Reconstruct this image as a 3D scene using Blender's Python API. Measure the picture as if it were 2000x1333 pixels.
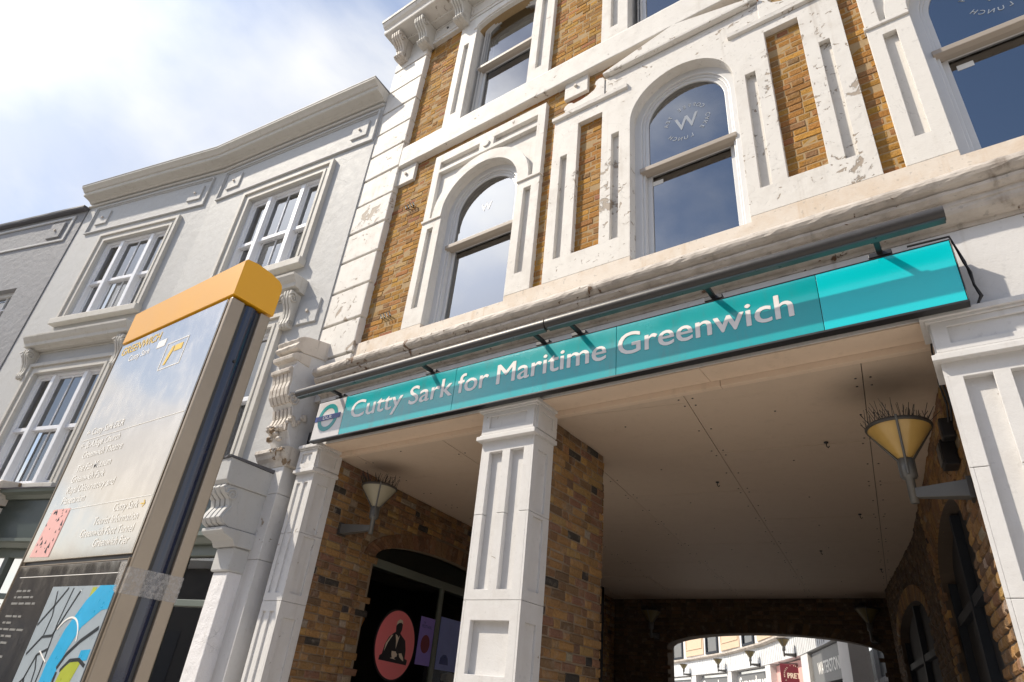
import bpy, bmesh, math, random
from mathutils import Vector, Matrix
from mathutils.geometry import tessellate_polygon
random.seed(7)
S = bpy.context.scene
for o in list(bpy.data.objects): bpy.data.objects.remove(o)
COL = S.collection

# ------------------------------------------------------------------ camera
CAM = Vector((0.0, -4.32, 1.6))
yaw, pit, rol = math.radians(-38.239), math.radians(29.865), math.radians(-6.138)
fw = Vector((math.sin(yaw)*math.cos(pit), math.cos(yaw)*math.cos(pit), math.sin(pit)))
rt = Vector((math.cos(yaw), -math.sin(yaw), 0)); dn = -rt.cross(fw)
rt2 = math.cos(rol)*rt + math.sin(rol)*dn; dn2 = -math.sin(rol)*rt + math.cos(rol)*dn
cd = bpy.data.cameras.new('camera'); cam = bpy.data.objects.new('camera', cd); COL.objects.link(cam)
up = -dn2; bk = -fw
cam.matrix_world = Matrix(((rt2.x, up.x, bk.x, CAM.x), (rt2.y, up.y, bk.y, CAM.y), (rt2.z, up.z, bk.z, CAM.z), (0, 0, 0, 1)))
cd.sensor_width = 36; cd.lens = 1234.98/2000*36; cd.clip_start = .05; cd.clip_end = 3000
S.camera = cam

# ------------------------------------------------------------------ sun and sky
SAZ, SEL = math.radians(52), math.radians(47)      # sun to the left of the street front
SUN = Vector((-math.sin(SAZ)*math.cos(SEL), -math.cos(SAZ)*math.cos(SEL), math.sin(SEL)))
ld = bpy.data.lights.new('sun', 'SUN'); ld.energy = 3.1; ld.angle = math.radians(1.0); ld.color = (1, .90, .75)
lo = bpy.data.objects.new('sun', ld); COL.objects.link(lo)
lo.rotation_euler = SUN.to_track_quat('Z', 'Y').to_euler(); lo.location = SUN*30
W = bpy.data.worlds.new('World'); S.world = W; W.use_nodes = True
def sky():
    nt = W.node_tree; N = nt.nodes; L = nt.links; N.clear()
    def nd(t, **k):
        n = N.new(t)
        for a, b in k.items(): setattr(n, a, b)
        return n
    def mth(op, a, b=None, clamp=False):
        n = nd('ShaderNodeMath', operation=op, use_clamp=clamp)
        for i, v in enumerate((a, b)):
            if v is None: continue
            if isinstance(v, (int, float)): n.inputs[i].default_value = v
            else: L.new(v, n.inputs[i])
        return n.outputs[0]
    st = nd('ShaderNodeTexSky', sky_type='NISHITA'); st.sun_disc = False
    st.sun_elevation = SEL; st.sun_rotation = math.atan2(SUN.x, SUN.y); st.air_density = 1.0; st.dust_density = .4; st.ozone_density = 3.0
    tc = nd('ShaderNodeTexCoord'); sx = nd('ShaderNodeSeparateXYZ'); L.new(tc.outputs['Generated'], sx.inputs[0])
    den = mth('ADD', mth('MAXIMUM', sx.outputs[2], 0.0), .22)
    cx = nd('ShaderNodeCombineXYZ'); L.new(mth('DIVIDE', sx.outputs[0], den), cx.inputs[0]); L.new(mth('DIVIDE', sx.outputs[1], den), cx.inputs[1])
    cx.inputs[2].default_value = 10.64
    nz = nd('ShaderNodeTexNoise'); nz.inputs['Scale'].default_value = 1.25; nz.inputs['Detail'].default_value = 9; nz.inputs['Roughness'].default_value = .53; nz.inputs['Distortion'].default_value = .35
    L.new(cx.outputs[0], nz.inputs['Vector'])
    nz2 = nd('ShaderNodeTexNoise'); nz2.inputs['Scale'].default_value = 2.6; nz2.inputs['Detail'].default_value = 6
    L.new(cx.outputs[0], nz2.inputs['Vector'])
    mr = nd('ShaderNodeMapRange'); mr.interpolation_type = 'SMOOTHSTEP'
    mr.inputs[1].default_value = .36; mr.inputs[2].default_value = .58; L.new(nz.outputs[0], mr.inputs[0])
    # thin bright veil round the sun: forward scattering in the cloud
    vd = nd('ShaderNodeVectorMath', operation='DOT_PRODUCT'); L.new(tc.outputs['Generated'], vd.inputs[0]); vd.inputs[1].default_value = SUN
    g = mth('POWER', mth('MAXIMUM', vd.outputs['Value'], 0.0), 16.0)
    br = mth('MULTIPLY', 1.0, mth('ADD', mth('MULTIPLY', g, 3.4), 1.0))
    cr = nd('ShaderNodeMapRange'); cr.inputs[1].default_value = .36; cr.inputs[2].default_value = .62; L.new(nz2.outputs[0], cr.inputs[0])
    cm_ = nd('ShaderNodeMix', data_type='RGBA'); cm_.inputs[6].default_value = (3.4, 3.8, 4.7, 1); cm_.inputs[7].default_value = (5.4, 5.4, 5.4, 1); L.new(cr.outputs[0], cm_.inputs[0])
    cl = nd('ShaderNodeVectorMath', operation='SCALE'); L.new(cm_.outputs[2], cl.inputs[0]); L.new(br, cl.inputs['Scale'])
    hz = mth('POWER', mth('SUBTRACT', 1.0, mth('MAXIMUM', sx.outputs[2], 0.0)), 3.5)
    mask = mth('MAXIMUM', mth('MULTIPLY', mr.outputs[0], .93), mth('MULTIPLY', hz, .95), clamp=True)
    ch = nd('ShaderNodeMix', data_type='RGBA'); ch.inputs[7].default_value = (8.4, 7.8, 7.0, 1); L.new(mth('MULTIPLY', hz, 1.3, clamp=True), ch.inputs[0]); L.new(cm_.outputs[2], ch.inputs[6]); L.new(ch.outputs[2], cl.inputs[0])
    mx = nd('ShaderNodeMix', data_type='RGBA'); L.new(mask, mx.inputs[0]); L.new(st.outputs[0], mx.inputs[6]); L.new(cl.outputs[0], mx.inputs[7])
    bg = nd('ShaderNodeBackground'); bg.inputs[1].default_value = .11; L.new(mx.outputs[2], bg.inputs[0])
    L.new(bg.outputs[0], nd('ShaderNodeOutputWorld').inputs[0])
sky()
S.view_settings.view_transform = 'Standard'; S.view_settings.look = 'None'; S.view_settings.gamma = 1
S.view_settings.exposure = .80
S.view_settings.use_curve_mapping = False
S.render.engine = 'CYCLES'; S.cycles.max_bounces = 8; S.cycles.diffuse_bounces = 4; S.cycles.transparent_max_bounces = 12

# ------------------------------------------------------------------ frames and mesh helpers
class Fr:                                            # u along a wall, v up, w out of the wall
    def __init__(s, O, e):
        s.O = Vector((O[0], O[1])); s.e = Vector((e[0], e[1])).normalized(); s.n = Vector((s.e.y, -s.e.x))
    def pt(s, u, v, w):
        p = s.O + s.e*u + s.n*w; return (p.x, p.y, v)
class PolyFr:                                        # the same along a bent wall
    def __init__(s, pts, sgn=1):
        s.P = [Vector(p) for p in pts]; s.L = [0]; s.sgn = sgn
        for a, b in zip(s.P, s.P[1:]): s.L.append(s.L[-1]+(b-a).length)
    def base(s, u):
        i = 0
        while i < len(s.L)-2 and u > s.L[i+1]: i += 1
        e = (s.P[i+1]-s.P[i]).normalized(); n = Vector((e.y, -e.x))*s.sgn
        return s.P[i]+e*(u-s.L[i]), n, e
    def pt(s, u, v, w):
        p, n, e = s.base(u); p = p+n*w; return (p.x, p.y, v)
WORLD = type('Wf', (), {'pt': staticmethod(lambda u, v, w: (u, w, v))})   # u=x, v=z, w=y
MAIN = Fr((0, 0), (1, 0))
def link(o, parent=None, loc=None):
    COL.objects.link(o)
    if parent is not None:
        o.parent = parent
        if loc is None: o.matrix_parent_inverse = Matrix.Translation(parent.location).inverted()
    return o
class MB:
    def __init__(s, fr=MAIN): s.fr = fr; s.v = []; s.f = []; s.sm = []
    def add(s, vs, fs, smooth=False):
        b = len(s.v); s.v += [tuple(x) for x in vs]; s.f += [tuple(i+b for i in f) for f in fs]; s.sm += [smooth]*len(fs)
    def addf(s, uvw, fs, smooth=False): s.add([s.fr.pt(*p) for p in uvw], fs, smooth)
    def box(s, u0, u1, v0, v1, w0, w1):
        s.addf([(u0, v0, w0), (u1, v0, w0), (u1, v1, w0), (u0, v1, w0), (u0, v0, w1), (u1, v0, w1), (u1, v1, w1), (u0, v1, w1)],
               [(0, 3, 2, 1), (4, 5, 6, 7), (0, 1, 5, 4), (1, 2, 6, 5), (2, 3, 7, 6), (3, 0, 4, 7)]); return s
    def sheet(s, outer, holes=(), w0=0, w1=.02, back=True):
        loops = [list(outer)]+[list(h) for h in holes]
        tri = tessellate_polygon([[Vector((a, b, 0)) for a, b in l] for l in loops])
        flat = [p for l in loops for p in l]; n = len(flat)
        vs = [(a, b, w1) for a, b in flat]+[(a, b, w0) for a, b in flat]
        fs = [tuple(t) for t in tri]
        if back: fs += [tuple(i+n for i in reversed(t)) for t in tri]
        k = 0
        for l in loops:
            m = len(l)
            for i in range(m): fs.append((k+i, k+(i+1) % m, n+k+(i+1) % m, n+k+i))
            k += m
        s.addf(vs, fs); return s
    def prism(s, prof, u0, u1, segs=1, jit=0):       # closed profile (w, v) run along u
        m = len(prof); vs = []; fs = []
        for k in range(segs+1):
            u = u0+(u1-u0)*k/segs
            for w, v in prof: vs.append((u, v+random.uniform(-jit, jit), w+random.uniform(-jit, jit)))
        for k in range(segs):
            for i in range(m): fs.append((k*m+i, k*m+(i+1) % m, (k+1)*m+(i+1) % m, (k+1)*m+i))
        fs += [tuple(range(m)), tuple(range(segs*m, segs*m+m))]
        s.addf(vs, fs); return s
    def sweep(s, prof, path, closed_ends=True, sgn=1):   # profile (w, v) along plan points
        P = [Vector(p) for p in path]; m = len(prof); vs = []; fs = []
        for i, p in enumerate(P):
            ns = []
            if i > 0: e = (p-P[i-1]).normalized(); ns.append(Vector((e.y, -e.x)))
            if i < len(P)-1: e = (P[i+1]-p).normalized(); ns.append(Vector((e.y, -e.x)))
            mt = sum(ns, Vector((0, 0))); mt.normalize(); mt = mt/max(.3, mt.dot(ns[0]))*sgn
            for w, v in prof: q = p+mt*w; vs.append((q.x, q.y, v))
        for k in range(len(P)-1):
            for i in range(m): fs.append((k*m+i, k*m+(i+1) % m, (k+1)*m+(i+1) % m, (k+1)*m+i))
        if closed_ends: fs += [tuple(range(m)), tuple(range((len(P)-1)*m, len(P)*m))]
        s.add(vs, fs); return s
    def tube(s, pts, r, n=8, caps=True):             # world points
        P = [Vector(p) for p in pts]; vs = []; fs = []; R = r if isinstance(r, (list, tuple)) else [r]*len(P)
        t0 = (P[1]-P[0]).normalized(); a = t0.orthogonal().normalized()
        for i, p in enumerate(P):
            t = ((P[min(i+1, len(P)-1)]-P[max(i-1, 0)])).normalized()
            a = (a-t*a.dot(t)).normalized(); b = t.cross(a)
            for k in range(n):
                th = 2*math.pi*k/n; vs.append(p+(a*math.cos(th)+b*math.sin(th))*R[i])
        for i in range(len(P)-1):
            for k in range(n): fs.append((i*n+k, i*n+(k+1) % n, (i+1)*n+(k+1) % n, (i+1)*n+k))
        s.add(vs, fs, True)
        if caps: s.add([vs[k] for k in range(n)], [tuple(range(n))]); s.add(vs[-n:], [tuple(range(n))])
        return s
    def lathe(s, prof, c, n=24):                     # (r, z) round a vertical axis, world
        vs = []; fs = []; m = len(prof)
        for k in range(n):
            th = 2*math.pi*k/n
            for r, z in prof: vs.append((c[0]+r*math.cos(th), c[1]+r*math.sin(th), c[2]+z))
        for k in range(n):
            for i in range(m-1): fs.append((k*m+i, ((k+1) % n)*m+i, ((k+1) % n)*m+i+1, k*m+i+1))
        s.add(vs, fs, True); return s
    def build(s, name, mat, parent=None, bevel=0, fix=True, kind=None, loc=None):
        me = bpy.data.meshes.new(name); me.from_pydata(s.v, [], s.f); me.update()
        me.polygons.foreach_set('use_smooth', s.sm)
        if fix:
            bm = bmesh.new(); bm.from_mesh(me); bmesh.ops.recalc_face_normals(bm, faces=bm.faces); bm.to_mesh(me); bm.free()
        me.materials.append(mat); o = bpy.data.objects.new(name, me); link(o, parent, loc)
        if bevel:
            md = o.modifiers.new('bevel', 'BEVEL'); md.width = bevel; md.segments = 2; md.limit_method = 'ANGLE'; md.angle_limit = math.radians(40); md.harden_normals = False
        if kind: o['kind'] = kind
        return o
def thing(name, label, cat, loc=(0, 0, 0), group=None):
    o = bpy.data.objects.new(name, None); COL.objects.link(o); o.location = loc; o.empty_display_size = .2
    o['label'] = label; o['category'] = cat
    if group: o['group'] = group
    return o
def tag(o, label, cat, group=None):
    o['label'] = label; o['category'] = cat
    if group: o['group'] = group
    return o
def rect(u0, u1, v0, v1): return [(u0, v0), (u1, v0), (u1, v1), (u0, v1)]
def arch(cu, h, v0, sp, rise=None, n=20):
    rise = h if rise is None else rise
    return [(cu-h, v0), (cu+h, v0)]+[(cu+h*math.cos(math.pi*i/n), sp+rise*math.sin(math.pi*i/n)) for i in range(n+1)]
def ell(cu, cv, ru, rv, n=36, a0=0, a1=2*math.pi): return [(cu+ru*math.cos(a0+(a1-a0)*i/n), cv+rv*math.sin(a0+(a1-a0)*i/n)) for i in range(n)]
def text_pts(txt, bold=0.0, shear=0):
    cu = bpy.data.curves.new('t', 'FONT'); cu.body = txt; cu.size = 1; cu.offset = bold; cu.shear = shear; cu.resolution_u = 4
    ob = bpy.data.objects.new('t', cu); COL.objects.link(ob)
    dg = bpy.context.evaluated_depsgraph_get(); me = bpy.data.meshes.new_from_object(ob.evaluated_get(dg))
    vs = [v.co.copy() for v in me.vertices]; fs = [tuple(p.vertices) for p in me.polygons]
    bpy.data.objects.remove(ob); bpy.data.meshes.remove(me); bpy.data.curves.remove(cu)
    return vs, fs
CAPH = None
def text_into(mb, txt, u0, v0, w, cap, width=None, bold=0.0, mirror=False, align='L', shear=0, lay=0):
    global CAPH
    if lay:
        for k, (dx, dy) in enumerate(((-1, 0), (1, 0), (0, 1), (0, -1), (0, 0))): text_into(mb, txt, u0+dx*lay, v0+dy*lay*.6, w+k*.0002, cap, width, 0, mirror, align, shear)
        return
    if CAPH is None:
        q, _ = text_pts('H'); CAPH = max(p.y for p in q)
    vs, fs = text_pts(txt, bold, shear)
    if not vs: return
    x0 = min(p.x for p in vs); x1 = max(p.x for p in vs); k = cap/CAPH
    kx = k if width is None else width/(x1-x0)
    off = {'L': 0, 'C': -(x1-x0)*kx/2, 'R': -(x1-x0)*kx}[align]
    pts = []
    for p in vs:
        x = (p.x-x0)*kx+off
        pts.append((u0+(-x if mirror else x), v0+p.y*k, w))
    mb.addf(pts, fs)
def ring_text(mb, txt, cu, cv, r, w, cap, mirror=False, a0=math.pi/2, span=2*math.pi, bold=.01, inner=False):
    n = len(txt); sg = -1 if mirror else 1
    for i, ch in enumerate(txt):
        if ch == ' ': continue
        vs, fs = text_pts(ch, bold)
        if not vs: continue
        k = cap/.73; xm = (min(p.x for p in vs)+max(p.x for p in vs))/2
        th = a0+span*(i+.5)/n if inner else a0-span*(i+.5)/n
        pts = []
        for p in vs:
            x = (p.x-xm)*k; y = p.y*k+r
            if inner: x, y = -x, r+cap-p.y*k
            xx = x*math.sin(th)+y*math.cos(th); yy = -x*math.cos(th)+y*math.sin(th)
            pts.append((cu+sg*xx, cv+yy, w))
        mb.addf(pts, fs)

# ------------------------------------------------------------------ materials
def mat_new(name):
    m = bpy.data.materials.new(name); m.use_nodes = True; nt = m.node_tree; nt.nodes.clear()
    return m, nt
class NB:
    def __init__(s, nt): s.nt = nt; s.N = nt.nodes; s.L = nt.links; s.pos = s.nd('ShaderNodeNewGeometry').outputs['Position']
    def nd(s, t, **k):
        n = s.N.new(t)
        for a, b in k.items(): setattr(n, a, b)
        return n
    def mth(s, op, a, b=None, c=None, clamp=False):
        n = s.nd('ShaderNodeMath', operation=op, use_clamp=clamp)
        for i, v in enumerate((a, b, c)):
            if v is None: continue
            if isinstance(v, (int, float)): n.inputs[i].default_value = v
            else: s.L.new(v, n.inputs[i])
        return n.outputs[0]
    def noise(s, sc, det=5, rough=.55, scale3=None, dist=0, off=0):
        v = s.pos
        if scale3 or off:
            mp = s.nd('ShaderNodeMapping'); mp.inputs['Scale'].default_value = scale3 or (1, 1, 1); mp.inputs['Location'].default_value = (off, off*.7, off*.3); s.L.new(v, mp.inputs[0]); v = mp.outputs[0]
        n = s.nd('ShaderNodeTexNoise'); n.inputs['Scale'].default_value = sc; n.inputs['Detail'].default_value = det; n.inputs['Roughness'].default_value = rough; n.inputs['Distortion'].default_value = dist
        s.L.new(v, n.inputs['Vector']); return n.outputs[0]
    def rng(s, x, a, b, c=0, d=1, smooth=True):
        n = s.nd('ShaderNodeMapRange'); n.interpolation_type = 'SMOOTHSTEP' if smooth else 'LINEAR'
        for i, v in enumerate((a, b, c, d)): n.inputs[i+1].default_value = v
        s.L.new(x, n.inputs[0]); return n.outputs[0]
    def mix(s, f, a, b, mode='MIX'):
        n = s.nd('ShaderNodeMix', data_type='RGBA', blend_type=mode)
        for i, v in ((0, f), (6, a), (7, b)):
            if isinstance(v, (int, float)): n.inputs[i].default_value = v
            elif isinstance(v, tuple): n.inputs[i].default_value = (*v, 1) if len(v) == 3 else v
            else: s.L.new(v, n.inputs[i])
        return n.outputs[2]
    def bump(s, h, dist=.01, st=1.0, nrm=None):
        b = s.nd('ShaderNodeBump'); b.inputs['Distance'].default_value = dist; b.inputs['Strength'].default_value = st; s.L.new(h, b.inputs['Height'])
        if nrm is not None: s.L.new(nrm, b.inputs['Normal'])
        return b.outputs[0]
    def out(s, col, rough=.6, nrm=None, metal=0, spec=.5, coat=0, ior=1.5):
        p = s.nd('ShaderNodeBsdfPrincipled')
        def setv(k, v):
            if isinstance(v, (int, float)): p.inputs[k].default_value = v
            elif isinstance(v, tuple): p.inputs[k].default_value = (*v, 1)
            else: s.L.new(v, p.inputs[k])
        setv('Base Color', col); setv('Roughness', rough); setv('Metallic', metal); setv('IOR', ior); setv('Specular IOR Level', spec); setv('Coat Weight', coat)
        p.inputs['Coat Roughness'].default_value = .06
        if nrm is not None: s.L.new(nrm, p.inputs['Normal'])
        s.L.new(p.outputs[0], s.nd('ShaderNodeOutputMaterial').inputs[0]); return p
def stucco(name, col=(.66, .635, .595), peel=.74, dirt=.35, stain=(.30, .235, .17), under=(.43, .36, .29), lump=.008, streak=.9, crack=.16, chips=.80, grime=.47, darkened=None):
    m, nt = mat_new(name); b = NB(nt)
    big = b.noise(1.1, 4); mid = b.noise(7, 6, .6); fine = b.noise(70, 4, .6)
    st = b.noise(1.0, 6, .6, (9, 9, .7), off=3.3)
    dm = b.mth('MULTIPLY', b.rng(b.mth('ADD', b.mth('MULTIPLY', mid, .55), b.mth('MULTIPLY', big, .45)), grime, grime+.25), dirt, clamp=True)
    dm2 = b.mth('MULTIPLY', b.rng(st, .55, .8), dirt*streak, clamp=True)
    c = b.mix(dm, col, tuple(a*.55+c_*.45 for a, c_ in zip(col, stain)))
    c = b.mix(dm2, c, stain)
    c = b.mix(b.mth('MULTIPLY', b.rng(b.noise(26, 3), .62, .70), .22*dirt*2, clamp=True), c, tuple(x*.4 for x in col))
    zone = b.noise(.9, 2, .5, off=11)
    pk = b.mth('ADD', b.mth('MULTIPLY', b.noise(4.2, 8, .62, dist=.6), .75), b.mth('MULTIPLY', zone, .35))
    pm = b.rng(pk, peel-.006, peel+.006)
    ck = b.mth('ADD', b.mth('MULTIPLY', b.noise(13, 4, .6, dist=.8, off=6), .8), b.mth('MULTIPLY', zone, .3)); pm = b.mth('MAXIMUM', pm, b.rng(ck, chips-.008, chips+.008))
    edge = b.rng(pk, peel-.03, peel)
    c = b.mix(b.mth('MULTIPLY', edge, .25), c, tuple(x*.6 for x in col))
    c = b.mix(pm, c, b.mix(mid, tuple(x*.6 for x in under), under))
    h = b.mth('ADD', b.mth('MULTIPLY', mid, .6), b.mth('MULTIPLY', fine, .16))
    h = b.mth('SUBTRACT', h, b.mth('MULTIPLY', pm, .8))
    if darkened:
        dv = b.nd('ShaderNodeVectorMath', operation='DISTANCE'); b.L.new(b.pos, dv.inputs[0]); dv.inputs[1].default_value = darkened
        c = b.mix(b.mth('MULTIPLY', b.rng(b.mth('ADD', dv.outputs['Value'], b.mth('MULTIPLY', mid, .25)), .12, .62, 1, 0), .5), c, (.10, .075, .055))  # darkens the colour around one point, edge broken by noise
    crk = b.nd('ShaderNodeTexVoronoi', feature='DISTANCE_TO_EDGE'); crk.inputs['Scale'].default_value = 1.3
    wv = b.nd('ShaderNodeVectorMath', operation='ADD'); b.L.new(b.pos, wv.inputs[0])
    nv = b.nd('ShaderNodeTexNoise'); nv.inputs['Scale'].default_value = 3; nv.inputs['Detail'].default_value = 5; b.L.new(b.pos, nv.inputs['Vector'])
    sc = b.nd('ShaderNodeVectorMath', operation='SCALE'); sc.inputs['Scale'].default_value = .5; b.L.new(nv.outputs['Color'], sc.inputs[0]); b.L.new(sc.outputs[0], wv.inputs[1]); b.L.new(wv.outputs[0], crk.inputs['Vector'])
    cm = b.mth('MULTIPLY', b.rng(crk.outputs['Distance'], 0.0, .0045, 1, 0), b.rng(b.noise(1.6, 2, off=5), .52, .6))
    c = b.mix(b.mth('MULTIPLY', cm, crack), c, tuple(x*.35 for x in col))
    h = b.mth('SUBTRACT', h, b.mth('MULTIPLY', cm, crack))
    b.out(c, b.mth('ADD', b.mth('MULTIPLY', mid, .2), .55), b.bump(h, lump, .9), spec=.3)
    return m
def plain(name, col, rough=.5, metal=0, var=.12, bump=0, sc=12, coat=0, spec=.5, ior=1.5, dirt=0):
    m, nt = mat_new(name); b = NB(nt); n = b.noise(sc, 5, .6); n2 = b.noise(sc*.17, 3, off=2)
    k = b.mth('ADD', b.mth('MULTIPLY', b.mth('ADD', n, n2), var), 1-var)
    c = b.mix(1.0, col, k, 'MULTIPLY')
    if dirt: c = b.mix(b.mth('MULTIPLY', b.rng(b.noise(3, 7, .65, (2, 2, .6), off=8), .5, .75), dirt), c, (.12, .09, .065))
    b.out(c, b.mth('ADD', b.mth('MULTIPLY', n, .18), max(.02, rough-.09)), b.bump(n, .004, bump) if bump else None, metal, spec, coat, ior); return m
def brick_mat(name, gain=1.0, sm=.25):
    m, nt = mat_new(name); b = NB(nt)
    a = b.nd('ShaderNodeAttribute', attribute_name='tint')
    n = b.noise(38, 6, .65); n2 = b.noise(9, 4, off=4); n3 = b.noise(120, 3)
    c = b.mix(1.0, a.outputs['Color'], b.mth('ADD', b.mth('MULTIPLY', n, .9), .55), 'MULTIPLY')
    c = b.mix(b.mth('MULTIPLY', b.rng(n2, .52, .72), sm), c, (.34, .29, .23))
    c = b.mix(b.mth('MULTIPLY', b.rng(b.noise(22, 5, .7, off=9), .6, .74), .6), c, (.06, .04, .028))
    h = b.mth('ADD', n, b.mth('MULTIPLY', n3, .4))
    b.out(c, .88, b.bump(h, .013, .95), spec=.2); return m
def glass_mat(name, ior=1.7, tint=(.75, .8, .82)):
    m, nt = mat_new(name); b = NB(nt)
    fr = b.nd('ShaderNodeFresnel'); fr.inputs[0].default_value = ior
    wob = b.bump(b.noise(1.7, 2, .4), .01, .06)
    gl = b.nd('ShaderNodeBsdfGlossy'); gl.inputs['Roughness'].default_value = .012; b.L.new(wob, gl.inputs['Normal'])
    tr = b.nd('ShaderNodeBsdfTransparent'); tr.inputs[0].default_value = (*tint, 1)
    mx = b.nd('ShaderNodeMixShader'); b.L.new(fr.outputs[0], mx.inputs[0]); b.L.new(tr.outputs[0], mx.inputs[1]); b.L.new(gl.outputs[0], mx.inputs[2])
    b.L.new(mx.outputs[0], b.nd('ShaderNodeOutputMaterial').inputs[0]); return m
M = {}
M['stucco'] = stucco('stucco_white', peel=.755, dirt=.42, chips=.73)
M['stucco_worn'] = stucco('stucco_white_flaking', peel=.675, dirt=.45, chips=.685)
M['quoin'] = stucco('stucco_quoin', peel=.69, dirt=.45, chips=.70)
M['column'] = stucco('painted_column', (.63, .62, .61), peel=.80, dirt=.3, crack=.06, chips=.735)
M['cornice'] = stucco('weathered_cornice', (.56, .51, .455), peel=.70, chips=.70, grime=.40, dirt=.85, stain=(.12, .085, .06), under=(.22, .14, .09), streak=.9)
M['plinth'] = stucco('stained_plinth', (.66, .59, .51), peel=.715, dirt=.8, grime=.42, stain=(.50, .34, .19))
M['stucco_b'] = stucco('stucco_neighbour', (.465, .465, .46), peel=.78, dirt=.35, stain=(.42, .39, .34), under=(.40, .40, .385), lump=.014)
M['stucco_c'] = stucco('grey_render', (.265, .265, .275), peel=.9, dirt=.5, stain=(.2, .19, .18), lump=.03)
M['trim_b'] = stucco('trim_neighbour', (.54, .52, .48), peel=.84, dirt=.4, stain=(.3, .26, .2))
M['console'] = stucco('old_console_paint', (.60, .55, .49), peel=.66, dirt=.9, stain=(.16, .11, .07), under=(.30, .21, .13))
M['soffit'] = stucco('painted_soffit', (.70, .56, .435), peel=.95, dirt=.25, stain=(.3, .22, .15), crack=0)
M['ceiling'] = stucco('ceiling_board', (.60, .485, .38), peel=.97, dirt=.2, stain=(.3, .23, .17), lump=.003, crack=0, darkened=(-.42, .62, 3.9))
M['brick_up'] = brick_mat('stock_brick_facade', sm=.18)
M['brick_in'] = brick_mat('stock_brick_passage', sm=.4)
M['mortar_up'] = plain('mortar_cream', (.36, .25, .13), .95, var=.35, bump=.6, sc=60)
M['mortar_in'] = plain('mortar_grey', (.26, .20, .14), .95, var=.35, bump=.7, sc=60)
M['window_white'] = plain('window_paint', (.62, .62, .62), .4, var=.06, bump=.05)
M['window_taupe'] = plain('rail_paint', (.36, .31, .26), .5, var=.08, bump=.05)
M['glass'] = glass_mat('window_glass', 3.6, (.4, .45, .48))
M['glass_clear'] = glass_mat('shop_glass', 1.45)
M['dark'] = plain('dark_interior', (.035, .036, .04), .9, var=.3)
M['blind'] = plain('white_blind', (.78, .77, .74), .9, var=.08, sc=3)
M['lead'] = plain('lead_flashing', (.10, .10, .11), .6, var=.3, bump=.2)
M['black'] = plain('black_metal', (.018, .018, .02), .4, var=.2)
M['cable'] = plain('black_rubber', (.015, .014, .015), .6)
M['teal'] = plain('sign_teal', (0.0, .36, .39), .25, var=.14, sc=2, coat=.55, dirt=.3)
M['cyan'] = plain('sign_new_panel', (0.0, .55, .61), .2, var=.04, sc=2, coat=.5)
M['sign_white'] = plain('sign_white', (.56, .54, .53), .3, var=.06, coat=.3, dirt=.1)
M['letter'] = plain('letter_white', (.80, .78, .77), .35, var=.03)
M['roundel'] = plain('roundel_teal', (0.0, .24, .24), .3, var=.03)
M['navy'] = plain('roundel_blue', (.012, .03, .20), .3, var=.03)
M['pipe'] = plain('pipe_grey', (.05, .047, .047), .42, metal=.1, var=.3, bump=.15, sc=30)
M['pipe_under'] = plain('fitting_diffuser', (.05, .075, .075), .3, var=.2)
M['steel'] = plain('brushed_steel', (.33, .275, .215), .45, metal=.6, var=.22, sc=25, dirt=.12)
M['blue'] = plain('blue_enamel', (.006, .013, .040), .25, var=.25, coat=.5)
M['yellow'] = plain('yellow_enamel', (.74, .36, .006), .4, var=.08, sc=5, coat=.1)
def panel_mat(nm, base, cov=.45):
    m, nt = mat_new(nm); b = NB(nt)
    dust_glare = b.mth('ADD', b.rng(b.noise(14, 7, .7, (1, 1, .5)), .40, .75), base); scr = b.rng(b.noise(60, 4, .7, (3, 1, .25), off=2), .6, .75)
    c = b.mix(b.mth('MULTIPLY', b.mth('ADD', dust_glare, b.mth('MULTIPLY', scr, .5)), cov, clamp=True), (.010, .011, .014), (.60, .55, .48))
    p = b.out(c, b.mth('ADD', b.mth('MULTIPLY', dust_glare, .10), .05), None, spec=.5, ior=7.0); p.inputs['Specular Tint'].default_value = (1, .93, .83, 1); return m
M['panel'] = panel_mat('dark_glass_panel', 0.0, .12); M['panel_dusty'] = panel_mat('dusty_glass_panel', .42)  # even pale film on the upper panel paints in sky glare besides dust
M['print'] = plain('print_white', (.86, .85, .82), .4, var=.1)
M['print_yellow'] = plain('print_yellow', (.80, .55, .08), .4)
M['map_grey'] = plain('map_grey', (.36, .42, .47), .3, var=.25, sc=20, coat=.5)
M['map_blue'] = plain('map_blue', (.02, .40, .72), .3, var=.3, sc=30, coat=.5)
M['map_green'] = plain('map_green', (.42, .48, .04), .3, var=.3, sc=30, coat=.5)
M['map_black'] = plain('map_black', (.02, .025, .03), .3, coat=.5)
def tape_mat():
    m, nt = mat_new('clear_tape'); b = NB(nt); n = b.noise(50, 5, .7)
    d = b.nd('ShaderNodeBsdfPrincipled'); d.inputs['Base Color'].default_value = (.50, .48, .46, 1); d.inputs['Roughness'].default_value = .25
    t = b.nd('ShaderNodeBsdfTransparent'); mx = b.nd('ShaderNodeMixShader'); b.L.new(b.rng(n, .3, .7, .25, .6), mx.inputs[0]); b.L.new(t.outputs[0], mx.inputs[1]); b.L.new(d.outputs[0], mx.inputs[2])
    b.L.new(mx.outputs[0], b.nd('ShaderNodeOutputMaterial').inputs[0]); return m
M['tape'] = tape_mat()
M['pink'] = plain('sign_pink', (.85, .21, .23), .5, var=.03)
M['pink_pale'] = plain('sticker_pink', (.80, .45, .42), .5, var=.2, sc=40)
M['sign_black'] = plain('sign_black', (.012, .011, .014), .5)
M['cream'] = plain('print_cream', (.74, .64, .52), .5)
M['poster_purple'] = plain('poster_purple', (.26, .20, .66), .5, var=.15)
M['poster_blue'] = plain('poster_blue', (.22, .28, .66), .5, var=.3, sc=6)
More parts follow.
